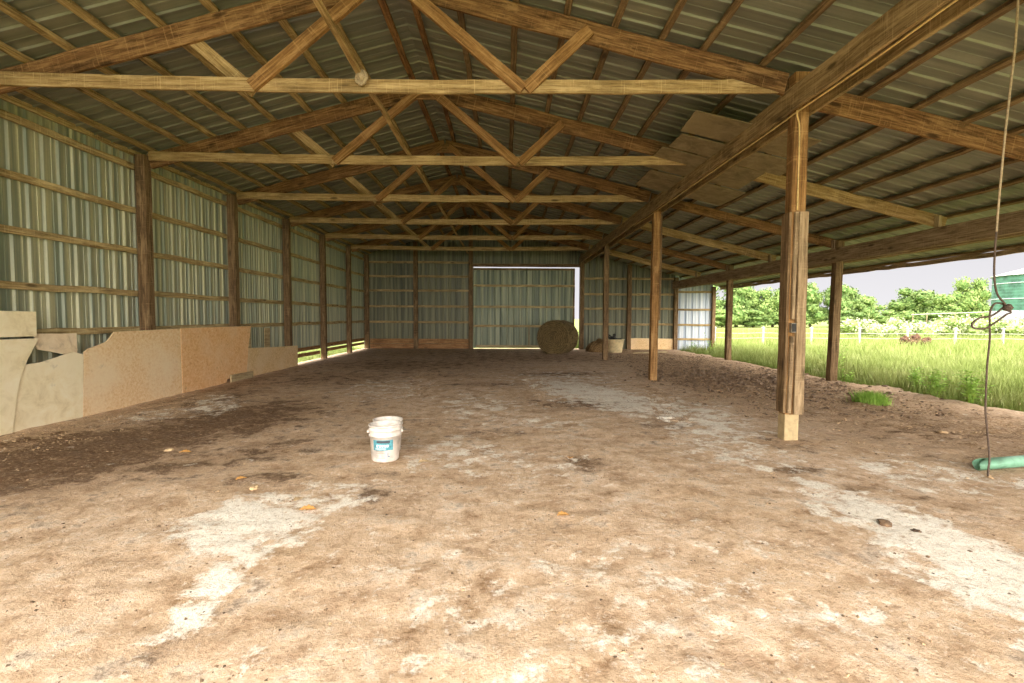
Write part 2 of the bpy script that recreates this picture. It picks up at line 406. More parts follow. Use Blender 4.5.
dark = [
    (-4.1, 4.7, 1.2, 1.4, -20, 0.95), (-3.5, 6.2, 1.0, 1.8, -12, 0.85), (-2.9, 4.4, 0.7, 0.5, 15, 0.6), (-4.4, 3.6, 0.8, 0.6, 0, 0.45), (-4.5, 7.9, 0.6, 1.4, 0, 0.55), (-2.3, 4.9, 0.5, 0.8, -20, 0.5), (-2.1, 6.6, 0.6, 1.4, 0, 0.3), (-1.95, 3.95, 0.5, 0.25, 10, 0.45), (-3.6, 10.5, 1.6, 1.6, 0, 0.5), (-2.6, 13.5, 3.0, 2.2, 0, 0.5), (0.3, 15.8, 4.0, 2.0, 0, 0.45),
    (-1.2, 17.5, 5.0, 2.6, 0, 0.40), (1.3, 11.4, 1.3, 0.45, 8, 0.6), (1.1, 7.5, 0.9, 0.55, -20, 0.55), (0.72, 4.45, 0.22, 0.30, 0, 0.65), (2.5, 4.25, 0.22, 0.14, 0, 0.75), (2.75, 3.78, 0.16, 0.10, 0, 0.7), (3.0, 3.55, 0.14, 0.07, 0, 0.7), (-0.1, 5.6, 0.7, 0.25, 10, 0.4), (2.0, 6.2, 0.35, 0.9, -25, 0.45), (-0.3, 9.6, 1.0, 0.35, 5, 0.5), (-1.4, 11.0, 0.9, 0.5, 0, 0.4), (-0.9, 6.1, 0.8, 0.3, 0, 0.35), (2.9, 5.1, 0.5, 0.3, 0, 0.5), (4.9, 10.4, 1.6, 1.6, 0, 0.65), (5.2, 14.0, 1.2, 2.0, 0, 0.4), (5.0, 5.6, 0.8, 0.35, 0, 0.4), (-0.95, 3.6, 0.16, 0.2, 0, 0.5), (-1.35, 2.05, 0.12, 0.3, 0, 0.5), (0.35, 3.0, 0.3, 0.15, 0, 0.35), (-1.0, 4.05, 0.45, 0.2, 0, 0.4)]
mulch = [(5.3, 12.0, 2.2, 9.0, 0, 0.85), (5.6, 6.2, 1.9, 2.6, 15, 0.7), (4.6, 8.6, 1.2, 2.5, 0, 0.6), (3.4, 16.5, 2.5, 3.5, 0, 0.55), (6.2, 4.6, 1.4, 1.5, 0, 0.5), (-5.0, 5.2, 0.5, 1.2, 0, 0.5), (-5.1, 9.0, 0.3, 4.0, 0, 0.6)]
def blob(lst, X, Y):
    m = np.zeros_like(X)
    for (x, y, rx, ry, a, s) in lst:
        c, sn = math.cos(R(a)), math.sin(R(a)); dx, dy = X-x, Y-y
        u, v = (dx*c+dy*sn)/rx, (-dx*sn+dy*c)/ry
        m = np.maximum(m, s*np.exp(-0.8*(u*u+v*v)**1.3))
    return m
xs = np.concatenate([np.arange(-5.76, -4, 0.06), np.arange(-4, 4.6, 0.04), np.arange(4.6, 8.9, 0.06)]); ys = np.concatenate([np.arange(-1.5, 1.4, 0.12), np.arange(1.4, 3.4, 0.025), np.arange(3.4, 6.5, 0.035), np.arange(6.5, 12, 0.07), np.arange(12, 20.6, 0.14)])
XX, YY = np.meshgrid(xs, ys); ZZ = np.zeros_like(XX)
for j in range(len(ys)):
    ex = edge_x(ys[j])
    for i in range(len(xs)):
        z = fz(xs[i], ys[j])
        if 1.3 < ys[j] < 12 and xs[i] < 7.4:
            p = Vector((xs[i]*7, ys[j]*7, 1.5)); q = mnoise.noise(p); r_ = mnoise.noise(p*2.7)
            z += 0.008*q+0.005*abs(r_)+0.003*mnoise.noise(p*5.1)
        if xs[i] > 3.4: z += min(1, (xs[i]-3.4)/1.5)*(0.030*mnoise.noise(Vector((xs[i]*2.6, ys[j]*2.6, 2)))+0.022*mnoise.noise(Vector((xs[i]*6, ys[j]*6, 7))))
        d = xs[i]-ex
        if d > 0: z -= min(0.14, d*0.5)
        ZZ[j, i] = z
# tyre tracks pressed in the middle distance
for (x0, y0, x1, y1) in ((0.75, 7.2, 0.55, 10.5), (2.15, 6.2, 2.75, 9.0), (-1.5, 8.0, -1.9, 12.5)):
    L = math.hypot(x1-x0, y1-y0); ux, uy = (x1-x0)/L, (y1-y0)/L
    s = (XX-x0)*ux+(YY-y0)*uy; d = np.abs((XX-x0)*uy-(YY-y0)*ux)
    msk = (s > 0) & (s < L) & (d < 0.22)
    ZZ -= np.where(msk, 0.016+0.014*np.sign(np.sin(s*2*math.pi/0.20+d*9)), 0)
nx, ny = len(xs), len(ys)
idx = np.arange(nx*ny).reshape(ny, nx)
faces = np.stack([idx[:-1, :-1], idx[:-1, 1:], idx[1:, 1:], idx[1:, :-1]], -1).reshape(-1, 4).tolist()
floor = mesh_obj('floor', np.stack([XX, YY, ZZ], -1).reshape(-1, 3).tolist(), faces, M['dirt'], smooth=True)
for nm, lst in (('dust', dust), ('dark', dark), ('mulch', mulch)):
    a = floor.data.attributes.new(nm, 'FLOAT', 'POINT'); a.data.foreach_set('value', blob(lst, XX, YY).reshape(-1).astype(np.float32))
tag(floor, kind='structure')
def hill(x, y): return -0.05
gv, gf = [], []
gx = [-160, -40, -12, -5.7, 0, 6.6, 12, 25, 45, 80, 160, 260]; gy = [-40, -10, 0, 8, 20.4, 30, 50, 80, 140, 260]
for y in gy:
    for x in gx: gv.append((x, y, -0.05 - (0.25 if (-5 < x < 6.7 and y < 20) else 0)))
for j in range(len(gy)-1):
    for i in range(len(gx)-1):
        k = j*len(gx)+i; gf.append((k, k+1, k+1+len(gx), k+len(gx)))
tag(mesh_obj('ground', gv, gf, M['field']), kind='structure')

# ------------------------------------------------------------------ sheet metal
def ribs(u0, u1, period, h, flat=0.60, a=0.10, b=0.26, c=0.36):
    """profile points (u, offset) of ribbed sheet"""
    out = []; u = u0
    while u < u1:
        for f, z in ((0.0, 0), (flat*0.48, 0), (flat*0.5, h*0.25), (flat*0.56, h*0.25), (flat*0.58, 0), (flat, 0), (flat+a, h), (flat+b, h), (flat+c, 0)):
            q = u+f*period
            if q <= u1: out.append((q, z))
        u += period
    out.append((u1, 0)); return out
def sheet(name, prof, pos, lo, hi, mat, parent=None, th=0.0015):
    """pos(u, off, v) -> xyz ; lo(u), hi(u) extents along the rib"""
    vs, fs = [], []
    for (u, z) in prof:
        vs.append(pos(u, z, lo(u))); vs.append(pos(u, z, hi(u)))
    for i in range(len(prof)-1):
        a = 2*i
        if abs(hi(prof[i][0])-lo(prof[i][0])) < 1e-4: continue
        fs.append((a, a+2, a+3, a+1))
    o = mesh_obj(name, vs, fs, mat, parent)
    return o
# left wall: hung slightly clear of the ground past the panelled bays
wl = sheet('wall_left', ribs(YF, YB, 0.215, 0.022), lambda u, z, v: (XL+z, u, v), lambda u: 0.0 if u < 13.0 else 0.30, lambda u: rz(XL)+0.07, M['wall_metal'])
tag(wl, kind='structure')
# back wall: left bays, gable over the doorway, lean-to bays
DX0, DX1, DZ = -1.30, 2.97, 3.31
us = sorted(set([p for p in ribs(XL, XR-0.35, 0.27, 0.022)] + [(DX0, 0), (DX1, 0), (DX0-0.002, 0), (DX1+0.002, 0), (RX, 0), (6.86, 0), (6.862, 0)]))
us = [p for p in us if p[0] <= 6.86]
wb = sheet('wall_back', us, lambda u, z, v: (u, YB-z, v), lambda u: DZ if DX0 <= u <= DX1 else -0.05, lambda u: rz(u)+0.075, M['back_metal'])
tag(wb, kind='structure')
we = sheet('wall_back_end', [p for p in ribs(6.862, 8.40, 0.27, 0.022)], lambda u, z, v: (u, YB-z, v), lambda u: -0.05, lambda u: rz(u)+0.03, M['white_metal'])
tag(we, kind='structure')
# roof, two slopes
prof = ribs(YF, YB+0.25, 0.30, 0.020, 0.84, 0.03, 0.08, 0.11)
vs, fs = [], []
for (u, z) in prof:
    for x in (XL-0.35, RX, XR):
        vs.append((x, u, rz(x)+PUR-z+0.02))
for i in range(len(prof)-1):
    for k in (0, 1): a = 3*i+k; fs.append((a, a+1, a+4, a+3))
tag(mesh_obj('ceiling', vs, fs, M['roof_metal']), kind='structure')

# ------------------------------------------------------------------ left wall timber
LP_LAB = ['brown timber post on the left wall nearest the camera, behind the plywood panels',
          'second brown post along the left wall, just past the orange strand board',
          'third brown post along the left wall, beside the worn low plywood sheet',
          'fourth brown post along the left wall, first one bare down to the dirt',
          'fifth brown post along the left wall, last one before the back corner']
def rough_post(name, x, y, w, d, z0, z1, mat, lean=0.0, parent=None):
    return board(name, (x, y, z0), (x+lean, y, z1), w, d, mat, up=(0, 1, 0), parent=parent, rough=0.004)
for k in range(1, 6):
    o = rough_post('wall_post', -5.55, T[k], 0.15, 0.15, -0.15, rz(-5.55)-0.02, M['post'])
    tag(o, LP_LAB[k-1], 'post', 'left wall posts')
tag(rough_post('corner_post', -5.55, YB-0.14, 0.16, 0.15, -0.15, rz(-5.55)-0.02, M['post']), 'dark brown post in the far left corner of the barn', 'post', 'left wall posts')
tag(rough_post('wall_post', -5.55, T[0], 0.15, 0.15, -0.15, rz(-5.55)-0.02, M['post']), 'brown post at the left edge carrying the nearest truss', 'post', 'left wall posts')
GZ = [3.555, 2.90, 2.276, 1.65, 1.10]
GL = ['topmost long girt board on the ribbed left wall', 'second girt board from the top on the ribbed left wall', 'third girt board from the top on the ribbed left wall',
      'fourth girt board from the top on the ribbed left wall', 'lowest long girt board on the left wall, level with the plywood tops']
for i, z in enumerate(GZ):
    tag(board('wall_girt', (-5.662, YF+0.1, z), (-5.662, YB-0.03, z+random.uniform(-.02, .02)), 0.04, 0.085, M['girt'], rough=0.010), GL[i], 'girt', 'left wall girts')
tag(board('wall_plate', (-5.662, YF+0.1, 3.78), (-5.662, YB-0.03, 3.78), 0.04, 0.09, M['girt'], rough=0.012), 'dark stained plate board along the top of the left wall under the roof', 'plate')
# low boards in the open-bottomed bays
for (y0, y1, z, lab) in ((T[3]-2.0, T[3]-0.08, 0.40, 'upper skirting rail low on the left wall before the fourth post'), (T[3]-2.0, T[3]-0.08, 0.20, 'lower skirting rail near the dirt on the left wall before the fourth post'),
                         (T[3]+0.08, T[4]-0.08, 0.38, 'upper skirting rail low on the left wall between the fourth and fifth posts'), (T[3]+0.08, T[4]-0.08, 0.22, 'lower skirting rail low on the left wall between the fourth and fifth posts'),
                         (T[4]+0.08, YB-0.24, 0.40, 'upper skirting rail low on the left wall next to the far corner'), (T[4]+0.08, YB-0.24, 0.24, 'lower skirting rail low on the left wall next to the far corner')):
    tag(board('skirting_rail', (-5.655, y0, z), (-5.655, y1, z-0.02), 0.03, 0.10, M['skirt']), lab, 'rail', 'left wall skirting rails')

# plywood lining of the near left bays; outlines in (y, z) on the wall plane
PX = -5.455
def panel(name, pts, mat, dx, lab, th=0.014):
    o = prism(name, [(p[0], p[1]) for p in pts], th, mat, (PX+dx, 0, 0), (0, 1, 0), (0, 0, 1))
    return tag(o, lab, 'panel', 'boards lining the lower left wall')
panel('plywood_sheet', [(4.55, -0.02), (5.52, -0.02), (5.575, 0.30), (5.635, 0.58), (5.705, 0.745), (5.88, 1.035), (4.55, 1.05)], M['ply_white'], 0.010, 'whitish plywood sheet at the far left edge under a small whitewashed board')
panel('whitewashed_board', [(4.55, 1.075), (5.87, 1.06), (5.875, 1.345), (4.55, 1.36)], M['ply_white'], 0.0, 'small whitewashed board topping the leftmost plywood sheet')
panel('plywood_sheet', [(5.515, -0.02), (6.455, -0.02), (6.50, 0.80), (6.35, 0.845), (6.1, 0.79), (5.9, 0.75), (5.70, 0.745), (5.63, 0.58), (5.57, 0.3)], M['ply_white'], 0.0, 'pale cream plywood sheet with a rounded top corner left of the tan strand board')
panel('torn_plywood_piece', [(5.86, 0.985), (5.90, 1.09), (6.25, 1.075), (6.30, 1.06), (6.35, 0.96), (6.44, 0.90), (6.46, 0.86), (6.34, 0.80), (6.1, 0.86), (5.92, 0.90)], M['ply_pink'], -0.034, 'torn pinkish plywood offcut nailed above the cream plywood sheet')
panel('plywood_strip', [(6.28, 0.78), (6.47, 0.78), (6.47, 1.075), (6.28, 1.075)], M['ply_pink'], -0.052, 'short upright plywood strip behind the torn pinkish offcut')
panel('strand_board', [(6.465, -0.02), (8.43, -0.02), (8.432, 1.085), (7.02, 1.075), (6.95, 1.0), (6.87, 0.94), (6.72, 0.90), (6.58, 0.87), (6.515, 0.83)], M['osb_tan'], 0.0, 'large tan strand board with a curved cutout in its upper left corner')
panel('strand_board', [(8.45, -0.02), (9.75, -0.02), (9.8, 0.06), (10.54, 0.10), (10.62, 0.6), (10.76, 1.085), (8.45, 1.09)], M['osb_orange'], 0.003, 'orange strand board between the tan board and the dark opening')
panel('plywood_sheet', [(10.60, -0.02), (13.15, -0.02), (13.17, 0.525), (12.0, 0.56), (10.615, 0.62)], M['ply_brown'], -0.012, 'low worn plywood sheet along the wall before the bare bays')
panel('upright_plank', [(11.42, 0.40), (11.66, 0.40), (11.675, 1.02), (11.42, 1.025)], M['plank_pale'], -0.03, 'short upright plank between two dark gaps above the low worn plywood')
panel('upright_plank', [(10.64, 0.40), (10.80, 0.40), (10.82, 1.02), (10.70, 1.025)], M['plank_pale'], -0.03, 'short upright plank just right of the orange strand board')
tag(board('plank', (-5.36, 9.78, 0.075), (-5.36, 10.62, 0.06), 0.03, 0.14, M['plank_pale']), 'short pale plank lying on edge at the foot of the orange strand board', 'plank')

# ------------------------------------------------------------------ trusses
TL = ['nearest roof truss, spanning the full width at the top of the photo', 'second roof truss from the front, ending at the dusty ceiling boards', 'third roof truss from the front', 'fourth roof truss from the front',
      'fifth roof truss from the front', 'sixth and farthest roof truss, close to the back wall']
XA, XZ = -5.45, 2.95
N1, N2 = -2.62, 0.17
for k, y in enumerate(T):
    tr = empty('roof_truss', (XA, y, 3.72))
    tag(tr, TL[k], 'truss', 'roof trusses')
    sg = random.uniform(0.03, 0.055)
    c = board('bottom_chord', (XA, y, 3.735), (XZ-0.35, y, 3.735), 0.04, 0.135, M['chord'], parent=tr, sag=sg, cutR=-0.5)
    for (x0, x1) in ((XA-0.02, RX), (XZ, RX)):
        d = 0.118
        a = Vector((x0, y+0.045, rz(x0)-d)); b = Vector((x1, y+0.045, rz(x1)-d))
        board('rafter', a, b, 0.045, 0.225, M['rafter'], parent=tr, rough=0.008)
    ml, mr = (XA+RX)/2, (XZ+RX)/2
    for (x0, z0, x1, z1, yo) in ((N1-0.03, 3.66, ml, rz(ml)-0.10, 0.088), (N1, 3.66, RX-0.07, rz(RX)-0.16, -0.045), (N2, 3.66, RX+0.09, rz(RX)-0.16, -0.043), (N2+0.03, 3.66, mr, rz(mr)-0.13, -0.045)):
        board('web', (x0, y+yo, z0), (x1, y+yo, z1), 0.06 if abs(x1-RX) < 0.2 else 0.04, 0.125, M['chord'] if x1 in (ml,) else M['post_warm'], up=(-(z1-z0), 0, x1-x0), parent=tr)
    board('nailing_block', (RX-0.16, y-0.02, rz(RX)-0.22), (RX+0.16, y-0.02, rz(RX)-0.22), 0.04, 0.14, M['rafter'], parent=tr)

# long brace lying over the bottom chords
br = empty('chord_brace', (-1.50, 3.2, 3.80))
tag(br, 'long slender lengthwise board running over the truss chords left of the ridge', 'brace')
board('brace_board', (-1.50, 2.9, 3.795), (-1.50, 19.9, 3.80), 0.055, 0.04, M['chord'], parent=br, rough=0.008)
kv = []
for i in range(60):
    a = i/60*2*math.pi*3.4
    kv.append((-1.48+0.05*math.cos(a)*(1+0.2*math.sin(i)), T[0]-0.085+0.010*math.sin(i*1.7), 3.74+0.052*math.sin(a)+0.02*math.sin(i*0.4)))
tube('rope_knot', kv, 0.012, M['cord_light'], br, n=6, res=2, base=br.location)
bm = bmesh.new(); bmesh.ops.create_icosphere(bm, subdivisions=3, radius=0.05)
for v in bm.verts: v.co *= 1+0.4*mnoise.noise(v.co*45)
bm_obj('knot', bm, M['cord_light'], br, Vector((-1.48, T[0]-0.08, 3.755))-br.location, True)

# purlins
LPX = [-5.42, -4.95, -4.50, -4.05, -3.56, -3.02, -2.50, -2.0, -1.42]
RPX = [-1.06, -0.53, 0.09, 0.62, 1.13, 1.62, 2.06, 2.70]
EPX = [3.83, 4.40, 4.94, 5.45, 6.0, 6.5, 7.05, 7.65, 8.2, 8.68]
def purlin(x, lab, mat, grp, w=0.085):
    s = -SL if x < RX else SR
    z = rz(x)+PUR/2
    o = board('roof_purlin', (x, YF+0.05, z), (x, YB-0.02, z), w, PUR, mat, up=(s, 0, 1) if x >= RX else (-SL, 0, 1), rough=0.008)
    tag(o, lab, 'purlin', grp)
for i, x in enumerate(LPX): purlin(x, f'{ORD[i]} purlin up from the eave on the left slope of the roof', M['purlin'] if i < 8 else M['rafter'], 'purlins under the left roof slope')
for i, x in enumerate(RPX): purlin(x, f'{ORD[i]} purlin down from the ridge on the right roof slope inside the header beam', M['purlin_dark'] if i else M['rafter'], 'purlins under the right roof slope', 0.07)
for i, x in enumerate(EPX): purlin(x, f'{ORD[i]} purlin out from the header beam under the lean-to roof', M['purlin_dark'], 'purlins under the lean-to roof', 0.075)

# header beam: two planks clasping the posts
hd = empty('header_beam', (2.97, YF, 3.45)); tag(hd, 'long double plank header beam on the interior posts along the right side of the main bay', 'beam')
board('plank', (2.968, YF+0.1, 3.575), (2.968, YB-0.05, 3.565), 0.042, 0.245, M['header'], parent=hd, rough=0.006)
board('plank', (3.168, YF+0.1, 3.555), (3.168, YB-0.05, 3.545), 0.042, 0.245, M['header'], parent=hd, rough=0.006)
# interior posts
qp = empty('interior_post', (3.068, T[0], 0)); tag(qp, 'nearest interior post, orange wood above with grey boards nailed on', 'post', 'interior posts under the header beam')
board('shaft', (3.068, T[0], 0.28), (3.068, T[0], 3.86), 0.150, 0.135, M['post_warm'], up=(0, 1, 0), parent=qp)
board('foot', (3.068, T[0], -0.1), (3.068, T[0], 0.28), 0.152, 0.137, M['foot'], up=(0, 1, 0), parent=qp)
board('side_board', (3.12, T[0]-0.09, 0.29), (3.105, T[0]-0.09, 2.42), 0.10, 0.04, M['scab'], up=(0, 1, 0), parent=qp)
board('side_board', (2.981, T[0]+0.0, 0.30), (2.981, T[0]+0.0, 2.42), 0.026, 0.15, M['post'], up=(0, 1, 0), parent=qp)
board('batten', (3.03, T[0]-0.085, 1.30), (3.035, T[0]-0.085, 2.42), 0.038, 0.034, M['scab'], up=(0, 1, 0), parent=qp)
board('batten', (3.02, T[0]-0.085, 0.30), (3.03, T[0]-0.085, 1.12), 0.040, 0.034, M['scab'], up=(0, 1, 0), parent=qp)
q2 = empty('interior_post', (3.068, T[2], 0)); tag(q2, 'second interior post, slim brown one in mid barn under the header beam', 'post', 'interior posts under the header beam')
board('shaft', (3.068, T[2], -0.15), (3.085, T[2], 3.80), 0.145, 0.14, M['post_warm'], up=(0, 1, 0), parent=q2)
board('side_board', (3.168, T[2]+0.0, 1.25), (3.178, T[2], 3.40), 0.035, 0.13, M['post'], up=(0, 1, 0), parent=q2)
tag(rough_post('interior_post', 3.068, T[4], 0.15, 0.14, -0.15, 3.80, M['post']), 'third interior post, in front of the cream tub near the back wall', 'post', 'interior posts under the header beam')
# outlet box and cables
ob = empty('outlet_box', (2.985, T[0]-0.12, 1.16)); tag(ob, 'small grey electrical box on the nearest interior post', 'outlet')
def bx(name, c, s, mat, parent, bev=0.004):
    bm = bmesh.new(); bmesh.ops.create_cube(bm, size=1.0)
    bmesh.ops.scale(bm, vec=s, verts=bm.verts[:])
    bmesh.ops.bevel(bm, geom=bm.edges[:], offset=bev, segments=2, affect='EDGES')
    return bm_obj(name, bm, mat, parent, Vector(c) - (parent.location if parent else Vector((0, 0, 0))))
bx('case', (3.035, T[0]-0.085, 1.21), (0.055, 0.05, 0.10), M['box_grey'], ob)
bx('cover_plate', (3.035, T[0]-0.113, 1.21), (0.045, 0.006, 0.085), M['rubbish'], ob, 0.002)
tag(tube('electric_cable', [(3.045, T[0]-0.078, 2.44), (3.045, T[0]-0.078, 2.9), (3.04, T[0]-0.078, 3.28), (3.01, T[0]-0.085, 3.40), (2.98, T[0]-0.13, 3.437)], 0.008, M['cable'], n=6), 'cream cable running up the orange top of the nearest interior post', 'cable')
cp = [(3.0+0.004*math.sin(i*1.9), YF+0.2+i*0.6, 3.432+0.004*math.sin(i*2.3)) for i in range(24)]
tag(tube('electric_cable', cp, 0.009, M['cable'], n=6, res=4), 'cream cable stapled lengthwise under the header beam', 'cable')

# ------------------------------------------------------------------ lean-to rafters, eave beam, posts
RL = ['nearest heavy lean-to rafter, crossing high at the upper right', 'second lean-to rafter from the front, ending on a block over the eave beam', 'third lean-to rafter from the front', 'fourth lean-to rafter from the front', 'fifth lean-to rafter from the front', 'sixth lean-to rafter, close to the back wall']
for k, y in enumerate(T):
    rf = empty('lean_to_rafter', (3.2, y+0.10, rz(3.2)-0.12)); tag(rf, RL[k], 'rafter', 'lean-to rafters')
    dd = 0.10 if k else 0.125
    board('timber', (2.99, y+0.12, rz(2.99)-dd), (6.98 if k != 0 else 7.1, y+0.12, rz(6.98)-dd), 0.045, 2*dd-0.01, M['rafter'] if k % 2 == 0 else M['chord'], parent=rf, rough=0.01)
    board('end_block', (6.80, y+0.04, 2.745), (6.80, y+0.04, 2.93), 0.05, 0.10, M['plank_pale'] if k == 1 else M['eave'], up=(0, 1, 0), parent=rf)
eb = empty('eave_beam', (6.76, YF, 2.5)); tag(eb, 'long heavy eave beam along the open right side on the outer posts', 'beam')
board('plank', (6.765, YF+0.1, 2.595), (6.765, YB-0.02, 2.595), 0.045, 0.29, M['eave'], parent=eb, rough=0.006)
board('plank', (6.985, YF+0.1, 2.585), (6.985, YB-0.02, 2.585), 0.045, 0.27, M['eave'], parent=eb, rough=0.006)
tag(board('eave_board', (8.70, YF+0.05, rz(8.7)-0.045), (8.70, YB-0.02, rz(8.7)-0.045), 0.03, 0.09, M['eave'], rough=0.012), 'weathered board along the outer drip edge of the lean-to roof', 'board')
for k in range(0, 6):
    pass
op = [(T[2], 'nearest outer post under the eave beam, dark edged against the meadow', 'post', M['post'], -0.05),
      (T[4], 'second outer post under the eave beam, farther back at the grass edge', 'post', M['post'], 0.0)]
for (y, lab, cat, mat, lean) in op:
    tag(rough_post('outer_post', 6.875+lean, y, 0.155, 0.15, -0.15, 2.90, mat, lean=-lean), lab, cat, 'outer posts under the eave beam')
tag(rough_post('outer_post', 6.86, YB-0.13, 0.15, 0.15, -0.15, 2.90, M['post']), 'back corner outer post where the end wall turns whiter', 'post', 'outer posts under the eave beam')

# dusty boards nailed below the rafters near the header beam
def cpan(x0, x1, y0, y1, lab, dz):
    X = Vector((1, 0, -SR)).normalized()
    z0 = 4.635 - SR*(x0-RX) + dz
    L = (x1-x0)/X.x
    j = [random.uniform(-0.03, 0.03) for _ in range(8)]
    poly = [(0+j[0], j[1]), (L+j[2], j[3]), (L+j[4], y1-y0+j[5]), (0+j[6], y1-y0+j[7])]
    o = prism('ceiling_board', poly, 0.012, M['ceil_sheet'], (x0, y0, z0), X, (0, 1, 0))
    tag(o, lab, 'board', 'dusty boards under the roof by the header beam')
cpan(2.28, 3.78, 6.08, 6.72, 'dusty brown ceiling board nearest the camera of the four under the roof', 0.0)
cpan(2.34, 3.98, 6.77, 7.32, 'dusty ceiling board second nearest the camera beside the header beam', -0.008)
cpan(2.27, 3.80, 7.37, 8.33, 'dusty ceiling board over the end of the second truss chord', 0.0)
cpan(2.40, 3.95, 8.37, 9.32, 'dusty ceiling board farthest back of the four under the roof', -0.006)

# ------------------------------------------------------------------ back wall timber and door
for (x, lab) in ((-3.60, 'back wall post left of the sliding door, halfway to the corner'), (-1.40, 'back wall post forming the left jamb of the sliding door'),
                 (3.06, 'back wall post right of the door gap, behind the old hay'), (4.97, 'back wall post right of the cream tub')):
    tag(rough_post('back_post', x, YB-0.14, 0.16, 0.15, -0.15, rz(x)-0.03, M['post']), lab, 'post', 'back wall posts')
def bgirt(x0, x1, z, lab, mat='purlin'):
    tag(board('back_girt', (x0, YB-0.045, z), (x1, YB-0.045, z), 0.04, 0.085, M[mat], rough=0.008), lab, 'girt', 'back wall girts')
for i, z in enumerate([3.46, 2.90, 2.33, 1.70, 1.07]):
    bgirt(-5.60, -1.45, z, f'{ORD[i]} girt from the top across the back wall left of the door')
for i, z in enumerate([2.85, 2.22, 1.64, 1.01]):
    bgirt(3.0, 6.80, z, f'{ORD[i]} girt from the top across the back wall right of the door')
for i, z in enumerate([2.33, 1.62, 1.0, 0.42]):
    bgirt(6.95, 8.38, z, f'{ORD[i]} girt from the top on the white end panel past the eave beam')
tag(board('door_header', (DX0-0.05, YB-0.052, 3.36), (DX1+0.1, YB-0.052, 3.36), 0.04, 0.13, M['post']), 'dark header board over the sliding door opening', 'board')
tag(rough_post('end_post', 8.40, YB-0.10, 0.13, 0.13, -0.15, rz(8.4)-0.04, M['post']), 'thin dark post closing the outer end of the white end panel', 'post')
for (x0, x1, lab) in ((-5.45, -3.69, 'brown skirting planks at the foot of the back wall in the left corner'), (-3.51, -1.49, 'brown skirting planks at the foot of the back wall beside the sliding door')):
    sk = empty('skirting_planks', (x0, YB-0.07, 0)); tag(sk, lab, 'skirting', 'skirting on the back wall')
    board('plank', (x0, YB-0.075, 0.10), (x1, YB-0.075, 0.10), 0.03, 0.19, M['skirt'], parent=sk)
    board('plank', (x0, YB-0.075, 0.30), (x1, YB-0.075, 0.305), 0.03, 0.19, M['skirt'], parent=sk)
o = prism('plywood_sheet', [(0, 0), (1.72, 0), (1.72, 0.44), (0.2, 0.46), (0, 0.45)], 0.015, M['ply_brown'], (5.07, YB-0.09, 0.0), (1, 0, 0), (0, 0, 1))
tag(o, 'low tan plywood sheet at the foot of the back wall right of the tub', 'panel')
# sliding door hung outside the opening
dr = empty('sliding_door', (0.76, YB+0.06, 0)); tag(dr, 'large ribbed metal sliding door in the back wall', 'door')
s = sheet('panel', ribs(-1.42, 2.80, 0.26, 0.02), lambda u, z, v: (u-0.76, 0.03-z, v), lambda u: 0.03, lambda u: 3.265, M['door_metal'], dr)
for z in (0.92, 1.70, 2.55): board('rail', (-1.30, YB+0.03, z), (2.79, YB+0.03, z), 0.03, 0.085, M['girt'], parent=dr)
board('rail', (-1.30, YB+0.03, 3.21), (2.79, YB+0.03, 3.21), 0.03, 0.07, M['purlin_dark'], parent=dr)
board('stile', (2.765, YB+0.035, 0.1), (2.765, YB+0.035, 3.24), 0.06, 0.03, M['purlin_dark'], up=(0, 1, 0), parent=dr)
board('stile', (0.95, YB+0.035, 0.1), (0.95, YB+0.035, 0.88), 0.04, 0.025, M['girt'], up=(0, 1, 0), parent=dr)
board('bottom_board', (-1.20, YB+0.03, 0.10), (2.75, YB+0.03, 0.10), 0.03, 0.10, M['plank_pale'], parent=dr)
bx('latch', (2.70, YB-0.0, 0.98), (0.09, 0.05, 0.16), M['iron'], dr)

